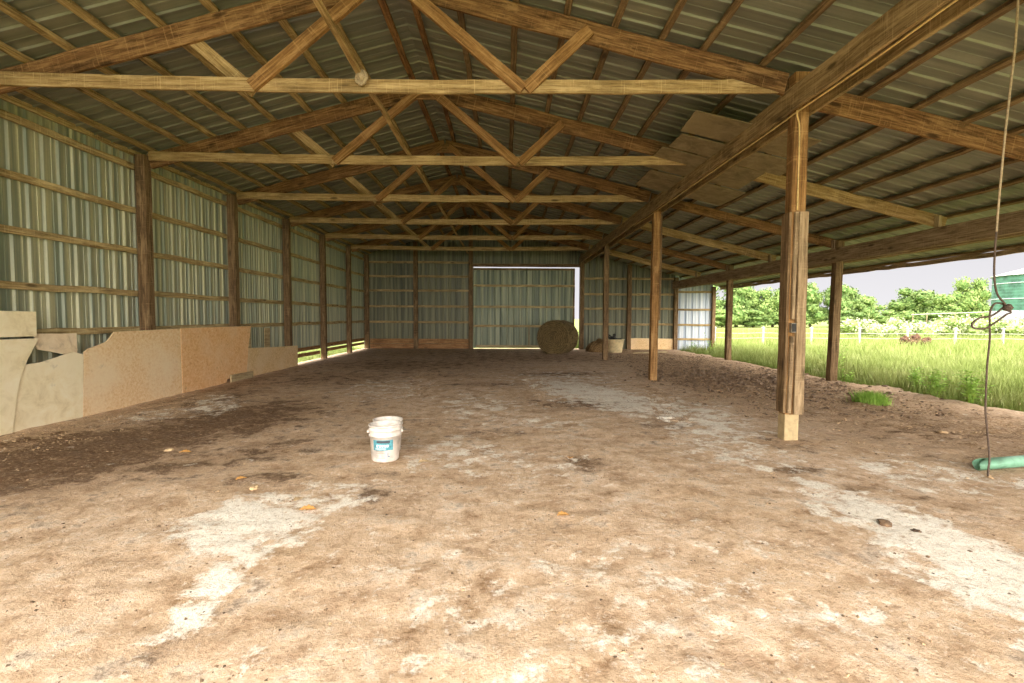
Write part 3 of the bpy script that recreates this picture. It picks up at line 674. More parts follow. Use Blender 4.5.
# ------------------------------------------------------------------ hay, tub
def bale():
    rt = empty('hay_bale', (1.89, 17.95, 0.565), R(-26)); tag(rt, 'round hay bale standing against the sliding door', 'bale')
    n, rings = 64, 16; rad, ln = 0.61, 1.15
    vs, fs = [], []
    prof = [(0.02, -0.02), (0.15, -0.01), (0.3, -0.015), (0.45, -0.005), (0.56, 0.0), (0.595, 0.03)] + [(1.0*rad, 0.08+i*(ln-0.16)/8) for i in range(9)] + [(0.57, ln-0.02), (0.45, ln), (0.2, ln), (0.02, ln)]
    for i, (r, y) in enumerate(prof):
        for j in range(n):
            a = 2*math.pi*j/n
            q = 1+0.03*mnoise.noise(Vector((math.cos(a)*4, math.sin(a)*4, y*4)))+random.uniform(-0.012, 0.012)
            z = r*q*math.sin(a); z = max(z, -0.58)
            vs.append((r*q*math.cos(a), y-ln/2+random.uniform(-0.012, 0.012), z))
    for i in range(len(prof)-1):
        for j in range(n):
            k = (j+1) % n; fs.append((i*n+j, (i+1)*n+j, (i+1)*n+k, i*n+k))
    fs.append(tuple(range(n))); fs.append(tuple(range((len(prof)-1)*n, len(prof)*n))[::-1])
    mesh_obj('rolled_hay', vs, fs, M['hay'], rt, smooth=False)
    # loose straw ends
    sv, sf = [], []
    for i in range(2200):
        a = random.uniform(0, 2*math.pi)
        if random.random() < 0.5:
            r = rad*math.sqrt(random.random()); p = Vector((r*math.cos(a), -ln/2-0.01, max(-0.57, r*math.sin(a)))); d = Vector((-math.sin(a), random.uniform(-0.3, 0.05), math.cos(a)))
        else:
            p = Vector((rad*math.cos(a), random.uniform(-ln/2, ln/2), max(-0.57, rad*math.sin(a)))); d = Vector((-math.sin(a)+0.3*math.cos(a), random.uniform(-.3, .3), math.cos(a)+0.3*math.sin(a)))
        d = d.normalized()*random.uniform(0.05, 0.14); w = Vector((random.uniform(-1, 1), random.uniform(-1, 1), random.uniform(-1, 1))).normalized()*0.004
        q = p+d; q.z = max(q.z, -0.59)
        k = len(sv); sv += [p-w, p+w, q]; sf.append((k, k+1, k+2))
    tag(mesh_obj('loose_straw', sv, sf, M['hay'], rt), kind='stuff')
bale()
def heap():
    vs, fs = [], []; n, m = 28, 10
    for i in range(m+1):
        f = i/m
        for j in range(n):
            a = 2*math.pi*j/n; r = math.cos(f*math.pi/2)
            q = 1+0.22*mnoise.noise(Vector((math.cos(a)*1.5, math.sin(a)*1.5, f*2)))+random.uniform(-.04, .04)
            vs.append((0.46*r*q*math.cos(a), 0.40*r*q*math.sin(a), 0.46*math.sin(f*math.pi/2)*q-0.02))
    for i in range(m):
        for j in range(n):
            k = (j+1) % n; fs.append((i*n+j, i*n+k, (i+1)*n+k, (i+1)*n+j))
    fs.append(tuple(range(n))[::-1])
    o = mesh_obj('hay_heap', vs, fs, M['hay_brown'], None, (3.52, 18.75, 0.0)); tag(o, 'low brown heap of old hay between the bale and the cream tub', 'hay')
heap()
tb = empty('tub', (4.06, 18.45, 0.0)); tag(tb, 'round cream plastic tub full of dark rubbish near the back wall', 'tub')
lathe('body', [(0.0, 0.0), (0.24, 0.0), (0.255, 0.02), (0.325, 0.46), (0.345, 0.465), (0.345, 0.49), (0.31, 0.49), (0.30, 0.45), (0.23, 0.04), (0.0, 0.04)], M['tub'], tb)
bm = bmesh.new(); bmesh.ops.create_icosphere(bm, subdivisions=3, radius=0.27)
for v in bm.verts:
    v.co.z *= 0.35; v.co += Vector((0, 0, 0.42+0.09*mnoise.noise(v.co*9)))
bm_obj('rubbish', bm, M['rubbish'], tb)
tag(tube('black_hose_coil', [(3.92+0.13*math.cos(a), 18.40+0.12*math.sin(a), 0.56+0.05*math.sin(2*a+1)+0.006*i) for i, a in enumerate([x*0.6 for x in range(13)])], 0.025, M['rubbish'], n=8, res=4), 'loops of black hose poking out of the top of the cream tub', 'hose')
tag(board('plank', (4.5, 17.55, 0.04), (5.9, 18.2, 0.04), 0.10, 0.03, M['plank_pale']), 'pale plank lying flat on the dirt in front of the low back plywood', 'plank')

# ------------------------------------------------------------------ buckets
def bucket(loc, rz_, lab, label):
    b = empty('bucket', loc, rz_); tag(b, lab, 'bucket', 'white plastic buckets')
    lathe('body', [(0.0, 0.004), (0.108, 0.004), (0.117, 0.012), (0.122, 0.02), (0.136, 0.235), (0.146, 0.237), (0.146, 0.248), (0.1375, 0.250), (0.1385, 0.285), (0.147, 0.287), (0.147, 0.297), (0.139, 0.299), (0.140, 0.322), (0.147, 0.324), (0.147, 0.336), (0.136, 0.336), (0.133, 0.30), (0.117, 0.03), (0.0, 0.022)], M['bucket'], b, n=48)
    for s_ in (-1, 1):
        bm = bmesh.new(); bmesh.ops.create_cone(bm, cap_ends=True, segments=14, radius1=0.016, radius2=0.013, depth=0.02)
        bmesh.ops.rotate(bm, matrix=Matrix.Rotation(R(90*s_), 3, 'Y'), verts=bm.verts[:])
        bm_obj('handle_ear', bm, M['bucket'], b, (s_*0.150, 0, 0.268), True)
    pts = [(0.155*math.cos(a), 0.02+0.150*math.sin(a), 0.268-0.05*math.sin(a)*0.9) for a in [math.pi*i/14 for i in range(15)]]
    tube('bail_handle', pts, 0.003, M['wire'], b, n=6, res=2)
    if label:
        def wrap(name, x0, x1, z0, z1, mat, off, par):   # curved patch on the front (-y) side; x as arc length
            vs, fs = [], []; n = 14
            for i in range(n+1):
                for z in (z0, z1):
                    r = 0.1205+(z-0.02)*(0.0145/0.215)+off; a = -math.pi/2+(x0+(x1-x0)*i/n)/r
                    vs.append((r*math.cos(a), r*math.sin(a), z))
            for i in range(n): fs.append((2*i, 2*i+2, 2*i+3, 2*i+1))
            return mesh_obj(name, vs, fs, mat, par, smooth=True)
        lb = wrap('label', -0.098, 0.088, 0.118, 0.212, M['label_teal'], 0.0015, b)
        lb['label'] = 'teal paper label'
        wrap('label_band', -0.062, 0.06, 0.186, 0.207, M['label_black'], 0.0025, lb)
        for x in (-0.062, -0.036, -0.014, 0.010, 0.030):
            wrap('label_letter', x, x+0.014, 0.148, 0.170, M['label_white'], 0.0025, lb)
            wrap('label_letter', x, x+0.020, 0.164, 0.170, M['label_white'], 0.0028, lb)
        for z in (0.128, 0.136): wrap('label_line', -0.080, 0.02, z, z+0.003, M['label_white'], 0.0025, lb)
        wrap('label_mark', 0.036, 0.042, 0.064, 0.098, M['label_blue'], 0.0018, b)
        wrap('label_mark', 0.036, 0.056, 0.058, 0.065, M['label_blue'], 0.0018, b)
        for z in (0.048, 0.092, 0.108): wrap('label_mark', -0.07, 0.01, z, z+0.003, M['box_grey'], 0.0018, b)
    return b
bucket((-1.095, 4.53, 0.0), R(6), 'front white plastic bucket with a teal label on the open dirt floor', True)
b2 = bucket((-1.135, 4.81, 0.0), R(-70), 'plain white plastic bucket tucked behind the labelled one', False); b2.scale = (0.97, 0.97, 0.95)

# ------------------------------------------------------------------ pipe and hanging cord
pp = empty('drain_pipe', (4.08, 4.22, 0.052)); tag(pp, 'pale green plastic drain pipe lying on the dirt at the right edge', 'pipe')
d = Vector((1.0, 0.21, 0)).normalized(); sd = Vector((-d.y, d.x, 0)); ro, ri, Lp = 0.050, 0.045, 3.0
vs, fs = [], []; n = 36
for (r, rev) in ((ro, 0), (ri, 1)):
    for i in range(9):
        for j in range(n):
            a = 2*math.pi*j/n
            notch = 0.10*max(0, math.sin(a))**3*(1 if i == 0 else 0)+(0.03*math.cos(a+0.5) if i == 0 else 0)
            p = d*(i/8*Lp+notch)+sd*r*math.cos(a)+Vector((0, 0, r*math.sin(a)))
            vs.append(p)
for i in range(8):
    for j in range(n):
        k = (j+1) % n; fs.append((i*n+j, i*n+k, (i+1)*n+k, (i+1)*n+j)); o_ = 9*n
        fs.append((o_+i*n+j, o_+(i+1)*n+j, o_+(i+1)*n+k, o_+i*n+k))
for j in range(n):
    k = (j+1) % n; fs.append((j, 9*n+j, 9*n+k, k)); fs.append((8*n+j, 8*n+k, 17*n+k, 17*n+j))
mesh_obj('pipe_wall', vs, fs, M['pvc'], pp, smooth=True)
vs, fs = [], []
for (x, r) in ((0.62, ro), (0.62, ro+0.005), (0.70, ro+0.005), (0.70, ro)):
    for j in range(n):
        a = 2*math.pi*j/n; vs.append(d*x+sd*r*math.cos(a)+Vector((0, 0, r*math.sin(a))))
for i in range(3):
    for j in range(n): k = (j+1) % n; fs.append((i*n+j, i*n+k, (i+1)*n+k, (i+1)*n+j))
mesh_obj('coupling_ring', vs, fs, M['pvc'], pp, smooth=True)
cd = empty('hanging_cord', (3.73, 3.72, 3.64)); tag(cd, 'knotted cord hanging from the lean-to roof down to the green pipe', 'cord')
up_ = [(3.727, 3.72, 3.70), (3.755, 3.75, 3.37), (3.785, 3.80, 3.05), (3.795, 3.83, 2.75), (3.805, 3.85, 2.55), (3.84, 3.90, 2.2), (3.865, 3.93, 2.0)]
tube('upper_rope', up_, 0.008, M['cord_light'], cd, n=8, res=6, base=cd.location)
lo_ = [(3.865, 3.93, 2.0), (3.88, 3.95, 1.85), (3.905, 3.97, 1.66), (3.955, 3.99, 1.52), (4.03, 4.0, 1.44), (4.085, 4.0, 1.37), (4.03, 3.98, 1.35), (3.97, 4.0, 1.29), (3.90, 4.01, 1.24), (3.82, 4.02, 1.235), (3.80, 4.03, 1.27), (3.86, 4.03, 1.32), (3.96, 4.03, 1.34), (4.05, 4.02, 1.42), (3.975, 4.02, 1.44), (3.945, 4.03, 1.36), (3.955, 4.03, 1.15), (3.965, 4.05, 0.95), (3.975, 4.06, 0.75), (4.0, 4.08, 0.55), (4.04, 4.10, 0.40), (4.08, 4.12, 0.25), (4.075, 4.10, 0.13), (4.05, 4.08, 0.05), (4.0, 4.03, 0.02)]
tube('lower_cord', lo_, 0.0075, M['cord_dark'], cd, n=8, res=6, base=cd.location)
bm = bmesh.new(); bmesh.ops.create_icosphere(bm, subdivisions=3, radius=0.030)
for v in bm.verts: v.co *= 1+0.35*mnoise.noise(v.co*60)
bm_obj('knot', bm, M['cord_dark'], cd, Vector((4.06, 4.0, 1.405))-cd.location, True)

# ------------------------------------------------------------------ small things on the dirt
def rock(name, loc, s, mat, lab, cat, seed, flat=0.55):
    bm = bmesh.new(); bmesh.ops.create_icosphere(bm, subdivisions=3, radius=1.0)
    for v in bm.verts:
        q = 1+0.35*mnoise.noise(v.co*1.6+Vector((seed, 0, 0)))+0.12*mnoise.noise(v.co*5+Vector((0, seed, 0)))
        v.co = Vector((v.co.x*s*q*1.4, v.co.y*s*q, v.co.z*s*q*flat))
    o = bm_obj(name, bm, mat, None, (loc[0], loc[1], fz(loc[0], loc[1])+s*flat*0.55)); o.rotation_euler[2] = seed*1.3
    tag(o, lab, cat); return o
rock('stone', (2.42, 3.09), 0.035, M['stone'], 'dark stone on the white dusty patch at the right', 'stone', 1)
rock('dirt_clod', (2.53, 2.98), 0.018, M['stone'], 'smaller dark clod just right of the dark stone', 'clod', 2)
rock('stone', (4.62, 4.10), 0.06, M['clod'], 'flat pale stone half under the green pipe at the right edge', 'stone', 3, 0.35)
rock('dirt_clod', (5.0, 5.6), 0.04, M['clod'], 'grey brown clod on the mulch left of the hanging cord', 'clod', 4)
rock('stone', (-3.25, 4.82), 0.028, M['leaf_pale'], 'small pale stone on the dark dirt at the left', 'stone', 5)
rock('stone', (-1.9, 3.75), 0.030, M['leaf_pale'], 'whitish stone just above the left white dust patch', 'stone', 6)
def leaf(loc, s, rot, mat, lab):
    n = 9; vs, fs = [], []
    for i in range(n):
        f = i/(n-1); w = s*0.36*math.sin(math.pi*min(1, f*0.96+0.03))*(1+0.25*(-1)**i)
        x = (f-0.5)*s
        vs += [(x, -w, 0.010+0.15*w+0.05*s*math.sin(f*4)), (x, 0, 0.008+0.04*s*math.sin(f*4)), (x, w, 0.010+0.20*w+0.05*s*math.sin(f*4))]
    for i in range(n-1):
        for k in (0, 1): a = 3*i+k; fs.append((a, a+3, a+4, a+1))
    o = mesh_obj('dry_leaf', vs, fs, mat, None, (loc[0], loc[1], fz(*loc)+0.004)); o.rotation_euler[2] = rot
    md = o.modifiers.new('thickness', 'SOLIDIFY'); md.thickness = 0.0015
    tag(o, lab, 'leaf', 'dry leaves on the dirt')
leaf((0.385, 3.225), 0.085, 0.3, M['leaf_dry'], 'curled orange dry leaf alone on the open dirt right of centre')
leaf((-1.33, 3.33), 0.11, 0.2, M['leaf_dry'], 'large orange dry leaf beside the left white dust patch')
leaf((-1.47, 3.52), 0.08, 1.2, M['leaf_pale'], 'pale dry leaf just above the large orange leaf')
leaf((-0.72, 4.42), 0.12, 0.5, M['leaf_pale'], 'pale leaf scrap on the dirt right of the labelled bucket')
leaf((-3.05, 4.75), 0.10, 0.4, M['leaf_dry'], 'dry leaf on the dark dirt below the cream plywood')
leaf((0.60, 4.55), 0.07, 1.4, M['leaf_dry'], 'small brown leaf near the dark scuff in the middle of the floor')
leaf((-2.1, 3.95), 0.08, 0.8, M['leaf_dry'], 'small dry leaf on the dark streak above the left dust patch')
# gravel, clods and straw nobody could count
def scatter(name, n, region, smin, smax, mat, seed):
    rs = np.random.RandomState(seed); vs, fs = [], []
    for i in range(n):
        x, y = region(rs); s = smin+(smax-smin)*rs.rand()**3
        z = fz(x, y); a = rs.rand()*6.28
        k = len(vs); c, sn = math.cos(a), math.sin(a)
        base = [(-1, -.7, 0), (1, -.6, 0), (.9, .8, 0), (-.8, .6, 0), (-.5, -.4, .8), (.5, -.35, .9), (.45, .5, .7), (-.4, .4, .85)]
        for (p, q, r_) in base:
            p += rs.uniform(-.3, .3); q += rs.uniform(-.3, .3); r_ *= rs.uniform(.5, 1.1)
            vs.append((x+s*(p*c-q*sn), y+s*(p*sn+q*c), z+s*r_*0.8-0.002))
        fs += [(k, k+1, k+5, k+4), (k+1, k+2, k+6, k+5), (k+2, k+3, k+7, k+6), (k+3, k, k+4, k+7), (k+4, k+5, k+6, k+7)]
    o = mesh_obj(name, vs, fs, mat); return o
tag(scatter('gravel', 6500, lambda rs: (rs.uniform(-5.3, 6.5), 1.6+rs.rand()**1.6*8), 0.003, 0.010, M['clod'], 1), 'fine pale gravel strewn over the whole dirt floor', 'gravel', kind='stuff')
tag(scatter('dirt_crumbs', 6000, lambda rs: (rs.uniform(-5.2, 5.5), 1.7+rs.rand()**1.5*8), 0.003, 0.011, M['stone'], 2), 'dark dirt crumbs strewn over the barn floor', 'dirt', kind='stuff')
tag(scatter('mulch_chips', 6000, lambda rs: (rs.uniform(3.6, 6.9), 4.0+rs.rand()*15), 0.006, 0.020, M['clod'], 3), 'brown clods of mulch and dung across the dirt of the lean-to', 'mulch', kind='stuff')
tag(scatter('dark_mulch_chips', 4000, lambda rs: (rs.uniform(3.2, 6.8), 6.5+rs.rand()*11), 0.008, 0.034, M['stone'], 4), 'dark dung clods on the lean-to dirt', 'mulch', kind='stuff')
tag(scatter('dung_clods', 1800, lambda rs: (rs.normal(4.9, 0.9), rs.normal(10.4, 1.3)), 0.015, 0.060, M['stone'], 8), 'band of larger dark dung clods behind the nearest interior post', 'dung', kind='stuff')
tag(scatter('wall_gravel', 5000, lambda rs: (-5.36+abs(rs.normal(0, 0.55)), rs.uniform(3.4, 8.5)), 0.005, 0.014, M['clod'], 5), 'loose gravel heaped along the foot of the left plywood panels', 'gravel', kind='stuff')

# ------------------------------------------------------------------ grass
def blades(name, pts, hmin, hmax, width, mat, seed, lean=0.35):
    rs = np.random.RandomState(seed); n = len(pts); pts = np.asarray(pts, dtype=np.float64)
    h = hmin+(hmax-hmin)*rs.rand(n)**1.5; a = rs.rand(n)*2*np.pi; b = rs.rand(n)*2*np.pi
    w = width*(0.6+0.8*rs.rand(n)); dx, dy = np.cos(a), np.sin(a)
    ln = lean*h*(0.4+rs.rand(n)); lx, ly = np.cos(b)*ln, np.sin(b)*ln
    V = np.zeros((n, 5, 3)); z0 = pts[:, 2] if pts.shape[1] > 2 else np.full(n, -0.06)
    for i, (s, f, q) in enumerate(((-1, 0, 1), (1, 0, 1), (1, 0.55, 0.75), (-1, 0.55, 0.75), (0, 1, 0))):
        V[:, i, 0] = pts[:, 0]+s*q*w*dx/2+lx*f*f; V[:, i, 1] = pts[:, 1]+s*q*w*dy/2+ly*f*f; V[:, i, 2] = z0+h*f*(1-0.15*f*lean)
    me = bpy.data.meshes.new(name); me.vertices.add(5*n); me.vertices.foreach_set('co', V.reshape(-1))
    base = (np.arange(n)*5)[:, None]
    loops = np.concatenate([base+np.array([[0, 1, 2, 3]]), base+np.array([[3, 2, 4]])], 1).reshape(-1)
    me.loops.add(7*n); me.loops.foreach_set('vertex_index', loops)
    me.polygons.add(2*n); ls = np.stack([np.arange(n)*7, np.arange(n)*7+4], 1).reshape(-1); lt = np.tile([4, 3], n)
    me.polygons.foreach_set('loop_start', ls); me.polygons.foreach_set('loop_total', lt)
    me.update(calc_edges=True); me.materials.append(mat)
    o = bpy.data.objects.new(name, me); COL.objects.link(o); return o
rs = np.random.RandomState(11)
def near_pts(n, y0, y1, spread):
    out = []
    while len(out) < n:
        y = y0+(y1-y0)*rs.rand(); x = edge_x(y)+0.05+spread*rs.rand()
        if y > 20.0 and x < 8.55: continue
        out.append((x, y))
    return out
tag(blades('grass', near_pts(85000, 4.5, 21.0, 6.5), 0.08, 0.38, 0.008, M['grass'], 1), 'lush yellow green meadow grass beside the open lean-to', 'grass', kind='stuff')
tag(blades('grass_verge', near_pts(16000, 4.5, 20.0, 0.6), 0.04, 0.16, 0.008, M['grass_dark'], 2), 'darker short grass along the edge of the dirt', 'grass', kind='stuff')
far = []
while len(far) < 80000:
    y = 8+44*rs.rand()**1.3; x = 8+ (y*1.15)*rs.rand()
    if x < 12.5 and y < 21: continue
    far.append((x, y))
tag(blades('meadow_grass', far, 0.20, 0.55, 0.016, M['grass'], 3), 'tall pale meadow grass stretching back to the fence and trees', 'grass', kind='stuff')
lp = [(-5.8-1.6*rs.rand(), 12.5+8*rs.rand()) for _ in range(3500)]
tag(blades('grass_outside', lp, 0.05, 0.2, 0.012, M['grass'], 4), 'grass outside seen under the raised foot of the left wall', 'grass', kind='stuff')
bp_ = [(DX1-0.9+1.6*rs.rand(), YB+0.5+6*rs.rand()) for _ in range(2500)]
tag(blades('grass_behind', bp_, 0.15, 0.6, 0.02, M['grass'], 6), 'grass behind the barn seen through the gap beside the sliding door', 'grass', kind='stuff')
tp = [(5.66+0.085*rs.normal(), 7.62+0.10*rs.normal(), -0.02) for _ in range(1500)]
tag(blades('grass_tuft', tp, 0.13, 0.25, 0.008, M['weed'], 5, 0.5), 'bright green grass tuft alone on the lean-to dirt', 'tuft')

def weed(loc, h, n, lab, seed, ls=0.07):
    rs_ = random.Random(seed); r_ = empty('weed', (loc[0], loc[1], -0.02)); tag(r_, lab, 'weed', 'leafy weeds at the grass edge')
    sv, sf, lv, lf = [], [], [], []
    for i in range(n):
        a = rs_.uniform(0, 6.28); hh = h*rs_.uniform(0.5, 1.0); rr = h*rs_.uniform(0.1, 0.45)
        p0 = Vector((rs_.uniform(-.06, .06), rs_.uniform(-.06, .06), 0)); p1 = p0+Vector((rr*math.cos(a), rr*math.sin(a), hh))
        w = Vector((-math.sin(a), math.cos(a), 0))*0.005; k = len(sv); sv += [p0-w, p0+w, p1+w*.4, p1-w*.4]; sf.append((k, k+1, k+2, k+3))
        for m in range(7):
            f = 0.3+0.7*m/6; c = p0.lerp(p1, f); b = rs_.uniform(0, 6.28); L = ls*rs_.uniform(0.7, 1.3)
            d = Vector((math.cos(b), math.sin(b), rs_.uniform(-.2, .5))); s = Vector((-math.sin(b), math.cos(b), rs_.uniform(-.2, .2)))
            k = len(lv); lv += [c, c+d*L*.5+s*L*.36, c+d*L, c+d*L*.5-s*L*.36, c+d*L*0.5+Vector((0, 0, -0.01))]; lf += [(k, k+1, k+4), (k+1, k+2, k+4), (k+2, k+3, k+4), (k+3, k, k+4)]
    mesh_obj('stems', sv, sf, M['weed'], r_); mesh_obj('leaves', lv, lf, M['weed'], r_)
weed((7.25, 7.62), 0.55, 26, 'leafy weed at the dirt edge right beside the hanging cord', 1, 0.085)
weed((7.25, 8.3), 0.50, 26, 'bushy weed at the grass edge left of the hanging cord', 2)
weed((7.6, 9.1), 0.45, 20, 'leafy weed at the grass edge behind the lone grass tuft', 3)
weed((6.92, 9.98), 0.28, 8, 'small weed growing at the foot of the nearest outer post', 4)
weed((7.75, 11.6), 0.75, 9, 'tall thin weed in the grass left of the nearest outer post', 5)
weed((7.7, 18.4), 0.75, 9, 'tall weed in front of the white end panel post', 6)
weed((7.25, 19.2), 0.4, 10, 'low weed at the foot of the white end panel', 7)

# ------------------------------------------------------------------ meadow: fence, flowers, scrap, trees, bin
FY = 24.0; fx = [10.1, 12.45, 14.8, 17.15, 19.5, 21.85, 24.2, 26.55]
PLACE = ['by the end of the white end panel', 'left of the nearest interior post', 'between the nearest interior post and the first outer post', 'just right of the nearest outer post', 'behind the rusty scrap', 'below the green bin, left of the hanging cord', 'near the right edge of the photo', 'past the right edge']
for i, x in enumerate(fx[:7]):
    p = empty('fence_post', (x, FY, -0.05)); tag(p, f'white fence post in the meadow {PLACE[i]}', 'post', 'white fence posts')
    bx('shaft', (x, FY, 0.38), (0.085, 0.085, 0.86), M['white_post'], p, 0.01)
    bm = bmesh.new(); bmesh.ops.create_cone(bm, cap_ends=True, segments=4, radius1=0.10, radius2=0.01, depth=0.07)
    bmesh.ops.rotate(bm, matrix=Matrix.Rotation(R(45), 3, 'Z'), verts=bm.verts[:]); bm_obj('cap', bm, M['white_post'], p, (0, 0, 0.895))
for z, lab in ((0.58, 'upper white fence rope strung between the white posts'), (0.34, 'lower white fence rope strung between the white posts')):
    pts = []
    for i in range(len(fx)-1):
        pts += [(fx[i], FY-0.06, z), ((fx[i]+fx[i+1])/2, FY-0.06, z-0.03)]
    pts.append((fx[-1], FY-0.06, z)); tag(tube('fence_rope', pts, 0.012, M['white_post'], n=6, res=3), lab, 'rope', 'white fence ropes')
WY = 42.0
for i, x in enumerate([34.5, 35.7, 36.9, 38.1, 39.3, 40.5]):
    tag(tube('wire_fence_post', [(x, WY, -0.1), (x, WY, 0.8), (x+0.02, WY, 1.75)], 0.045, M['dark_post'], n=6, res=2), f'{ORD[i]} thin dark post from the left in the far wire fence', 'post', 'far wire fence posts')
tag(tube('wire_fence_rail', [(34.3, WY-0.05, 1.62), (37, WY-0.05, 1.72), (40.5, WY-0.05, 1.86), (43.5, WY-0.05, 2.0)], 0.03, M['white_post'], n=6, res=4), 'pale top line of the far wire fence by the green bin', 'rail')

def leaf_cloud(centres, n, size, seed, zmin=None):
    rs_ = np.random.RandomState(seed); w = np.array([c[3]*c[4]*c[5] for c in centres])**0.67; w /= w.sum()
    ci = rs_.choice(len(centres), n, p=w); C = np.array(centres)[ci]
    d = rs_.normal(size=(n, 3)); d /= np.linalg.norm(d, axis=1)[:, None]
    rad = 0.62+0.62*rs_.rand(n)
    P_ = C[:, :3]+d*C[:, 3:6]*rad[:, None]
    if zmin is not None: P_[:, 2] = np.maximum(P_[:, 2], zmin+0.1*rs_.rand(n))
    s = size*(0.5+rs_.rand(n)); u = rs_.normal(size=(n, 3)); u /= np.linalg.norm(u, axis=1)[:, None]
    v = np.cross(u, d); v /= np.linalg.norm(v, axis=1)[:, None]+1e-9
    V = np.stack([P_-u*s[:, None], P_+v*s[:, None]*.6, P_+u*s[:, None], P_-v*s[:, None]*.6], 1).reshape(-1, 3)
    return V.tolist(), [(4*i, 4*i+1, 4*i+2, 4*i+3) for i in range(n)]
def core(centres, k=0.86):
    bm = bmesh.new()
    for i, c in enumerate(centres):
        r_ = bmesh.ops.create_icosphere(bm, subdivisions=3, radius=1.0)
        for v in r_['verts']:
            q = k*(1+0.28*mnoise.noise(v.co*2.2+Vector((i*3.1, 0, 0)))); v.co = Vector((c[0]+v.co.x*c[3]*q, c[1]+v.co.y*c[4]*q, c[2]+v.co.z*c[5]*q))
    return bm
tree_protos = []
def make_tree_meshes(seed, leafmat):
    rs_ = random.Random(seed); cs = []
    for i in range(24):   # unit tree: height 1, width about 1
        a = rs_.uniform(0, 6.28); f = rs_.random(); r_ = 0.40*math.sqrt(rs_.random())*(1.1-0.6*f)
        s = rs_.uniform(0.07, 0.16)
        cs.append((r_*math.cos(a), r_*math.sin(a), 0.22+0.66*f, s*1.15, s*1.15, s*0.9))
    cs.append((0, 0, 0.55, 0.24, 0.24, 0.30)); cs.append((0, 0, 0.25, 0.30, 0.30, 0.2))
    v, f = leaf_cloud(cs, 5200, 0.024, seed, 0.02)
    l_ = bpy.data.meshes.new('crown'); l_.from_pydata(v, [], f); l_.materials.append(leafmat)
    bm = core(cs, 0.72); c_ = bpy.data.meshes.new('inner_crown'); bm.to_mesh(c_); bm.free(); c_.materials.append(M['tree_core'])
    return l_, c_
protos = [make_tree_meshes(s, M['tree_leaf'] if s % 2 else M['tree_leaf_light']) for s in (1, 2, 3, 4)]
tv, tf = [], []
for i, (r_, z) in enumerate(((0.04, 0), (0.028, 0.12), (0.022, 0.3), (0.012, 0.6))):
    for j in range(8): a = 2*math.pi*j/8; tv.append((r_*math.cos(a), r_*math.sin(a), z))
for i in range(3):
    for j in range(8): k = (j+1) % 8; tf.append((i*8+j, i*8+k, (i+1)*8+k, (i+1)*8+j))
trunk_me = bpy.data.meshes.new('trunk'); trunk_me.from_pydata(tv, [], tf); trunk_me.materials.append(M['bark'])
def tree(x, y, h, w, kind, lab, name='tree', grp='trees along the meadow edge'):
    r_ = empty(name, (x, y, -0.1), random.uniform(0, 6.28)); r_.scale = (w, w, h); tag(r_, lab, 'tree', grp)
    for me, nm in ((protos[kind][0], 'crown'), (protos[kind][1], 'inner_crown'), (trunk_me, 'trunk')):
        o = bpy.data.objects.new(nm, me); COL.objects.link(o); o.parent = r_
TR = [  # x, y, h, w, kind, label
    (23.6, 70, 6.1, 6.5, 1, 'rounded green tree next to the outer end of the white end panel'),
    (28.3, 71, 6.4, 7.0, 0, 'broad green tree between the white end panel and the second outer post'),
    (32.0, 69, 6.7, 6.0, 2, 'leafy tree just right of the second outer post'),
    (34.8, 72, 6.0, 6.5, 1, 'leafy tree left of the nearest interior post'),
    (37.6, 70, 5.6, 5.5, 3, 'tree behind the nearest interior post'),
    (41.6, 70, 7.0, 6.2, 0, 'tallest round tree left of the nearest outer post'),
    (45.4, 74, 5.4, 5.0, 2, 'tree partly hidden by the nearest outer post'),
    (48.2, 72, 6.3, 4.6, 0, 'tree immediately right of the nearest outer post'),
    (53.0, 78, 6.7, 7.6, 2, 'broad tree mid way between the nearest outer post and the rounded dark tree'),
    (57.5, 79, 5.3, 6.0, 1, 'lower tree in the dip of the treeline'),
    (65.5, 80, 6.6, 8.5, 0, 'wide rounded dark tree left of the green bin'),
    (72.5, 83, 6.0, 7.0, 1, 'pale green tree in the gap left of the green bin'),
    (77.0, 82, 8.2, 6.5, 3, 'tall loose tree right beside the green bin'),
    (15.2, 62, 6.0, 6.0, 1, 'tree hidden mostly by the back end wall'),
]
for a in TR[:13]: tree(*a)
# low hedge growth below the trees
HP = ['under the trees by the white end panel', 'under the trees by the second outer post', 'left of the nearest interior post', 'left of the nearest outer post', 'right of the nearest outer post', 'below the dip of the treeline', 'below the rounded dark tree', 'left of the green bin']
for i, x in enumerate([24.0, 29.0, 33.5, 39.0, 47.0, 54.5, 60.5, 67.0]):
    tree(x, 66+0.6*i, 2.5, 5.6, (i*3) % 4, f'low scrubby bush {HP[i]}', 'hedge_bush', 'scrub below the trees')
def bush(x, y, w, h, lab, white, seed):
    r_ = empty('flowering_bush', (x, y, -0.05)); tag(r_, lab, 'bush', 'white flowering bushes beyond the fence')
    rs_ = random.Random(seed); cs = []
    for i in range(9):
        s = rs_.uniform(0.25, 0.42); cs.append((rs_.uniform(-w/2, w/2), rs_.uniform(-0.7, 0.7), h*rs_.uniform(0.25, 0.72), w*s*0.7, 0.6, h*s*0.9))
    v, f = leaf_cloud(cs, 1500, 0.085, seed, 0.0); mesh_obj('leaves', v, f, M['bush_leaf'], r_)
    bm_obj('inner_leaves', core(cs, 0.8), M['bush_leaf'], r_)
    v, f = leaf_cloud([(c[0], c[1]-0.1, c[2]+0.08, c[3]*1.05, c[4]*1.05, c[5]*1.05) for c in cs], int(1400*white), 0.075, seed+50, 0.0)
    mesh_obj('blossom', v, f, M['flower'], r_)
bush(24.2, 33, 2.6, 1.35, 'white flowering bush left of the rusty scrap', 1.2, 1)
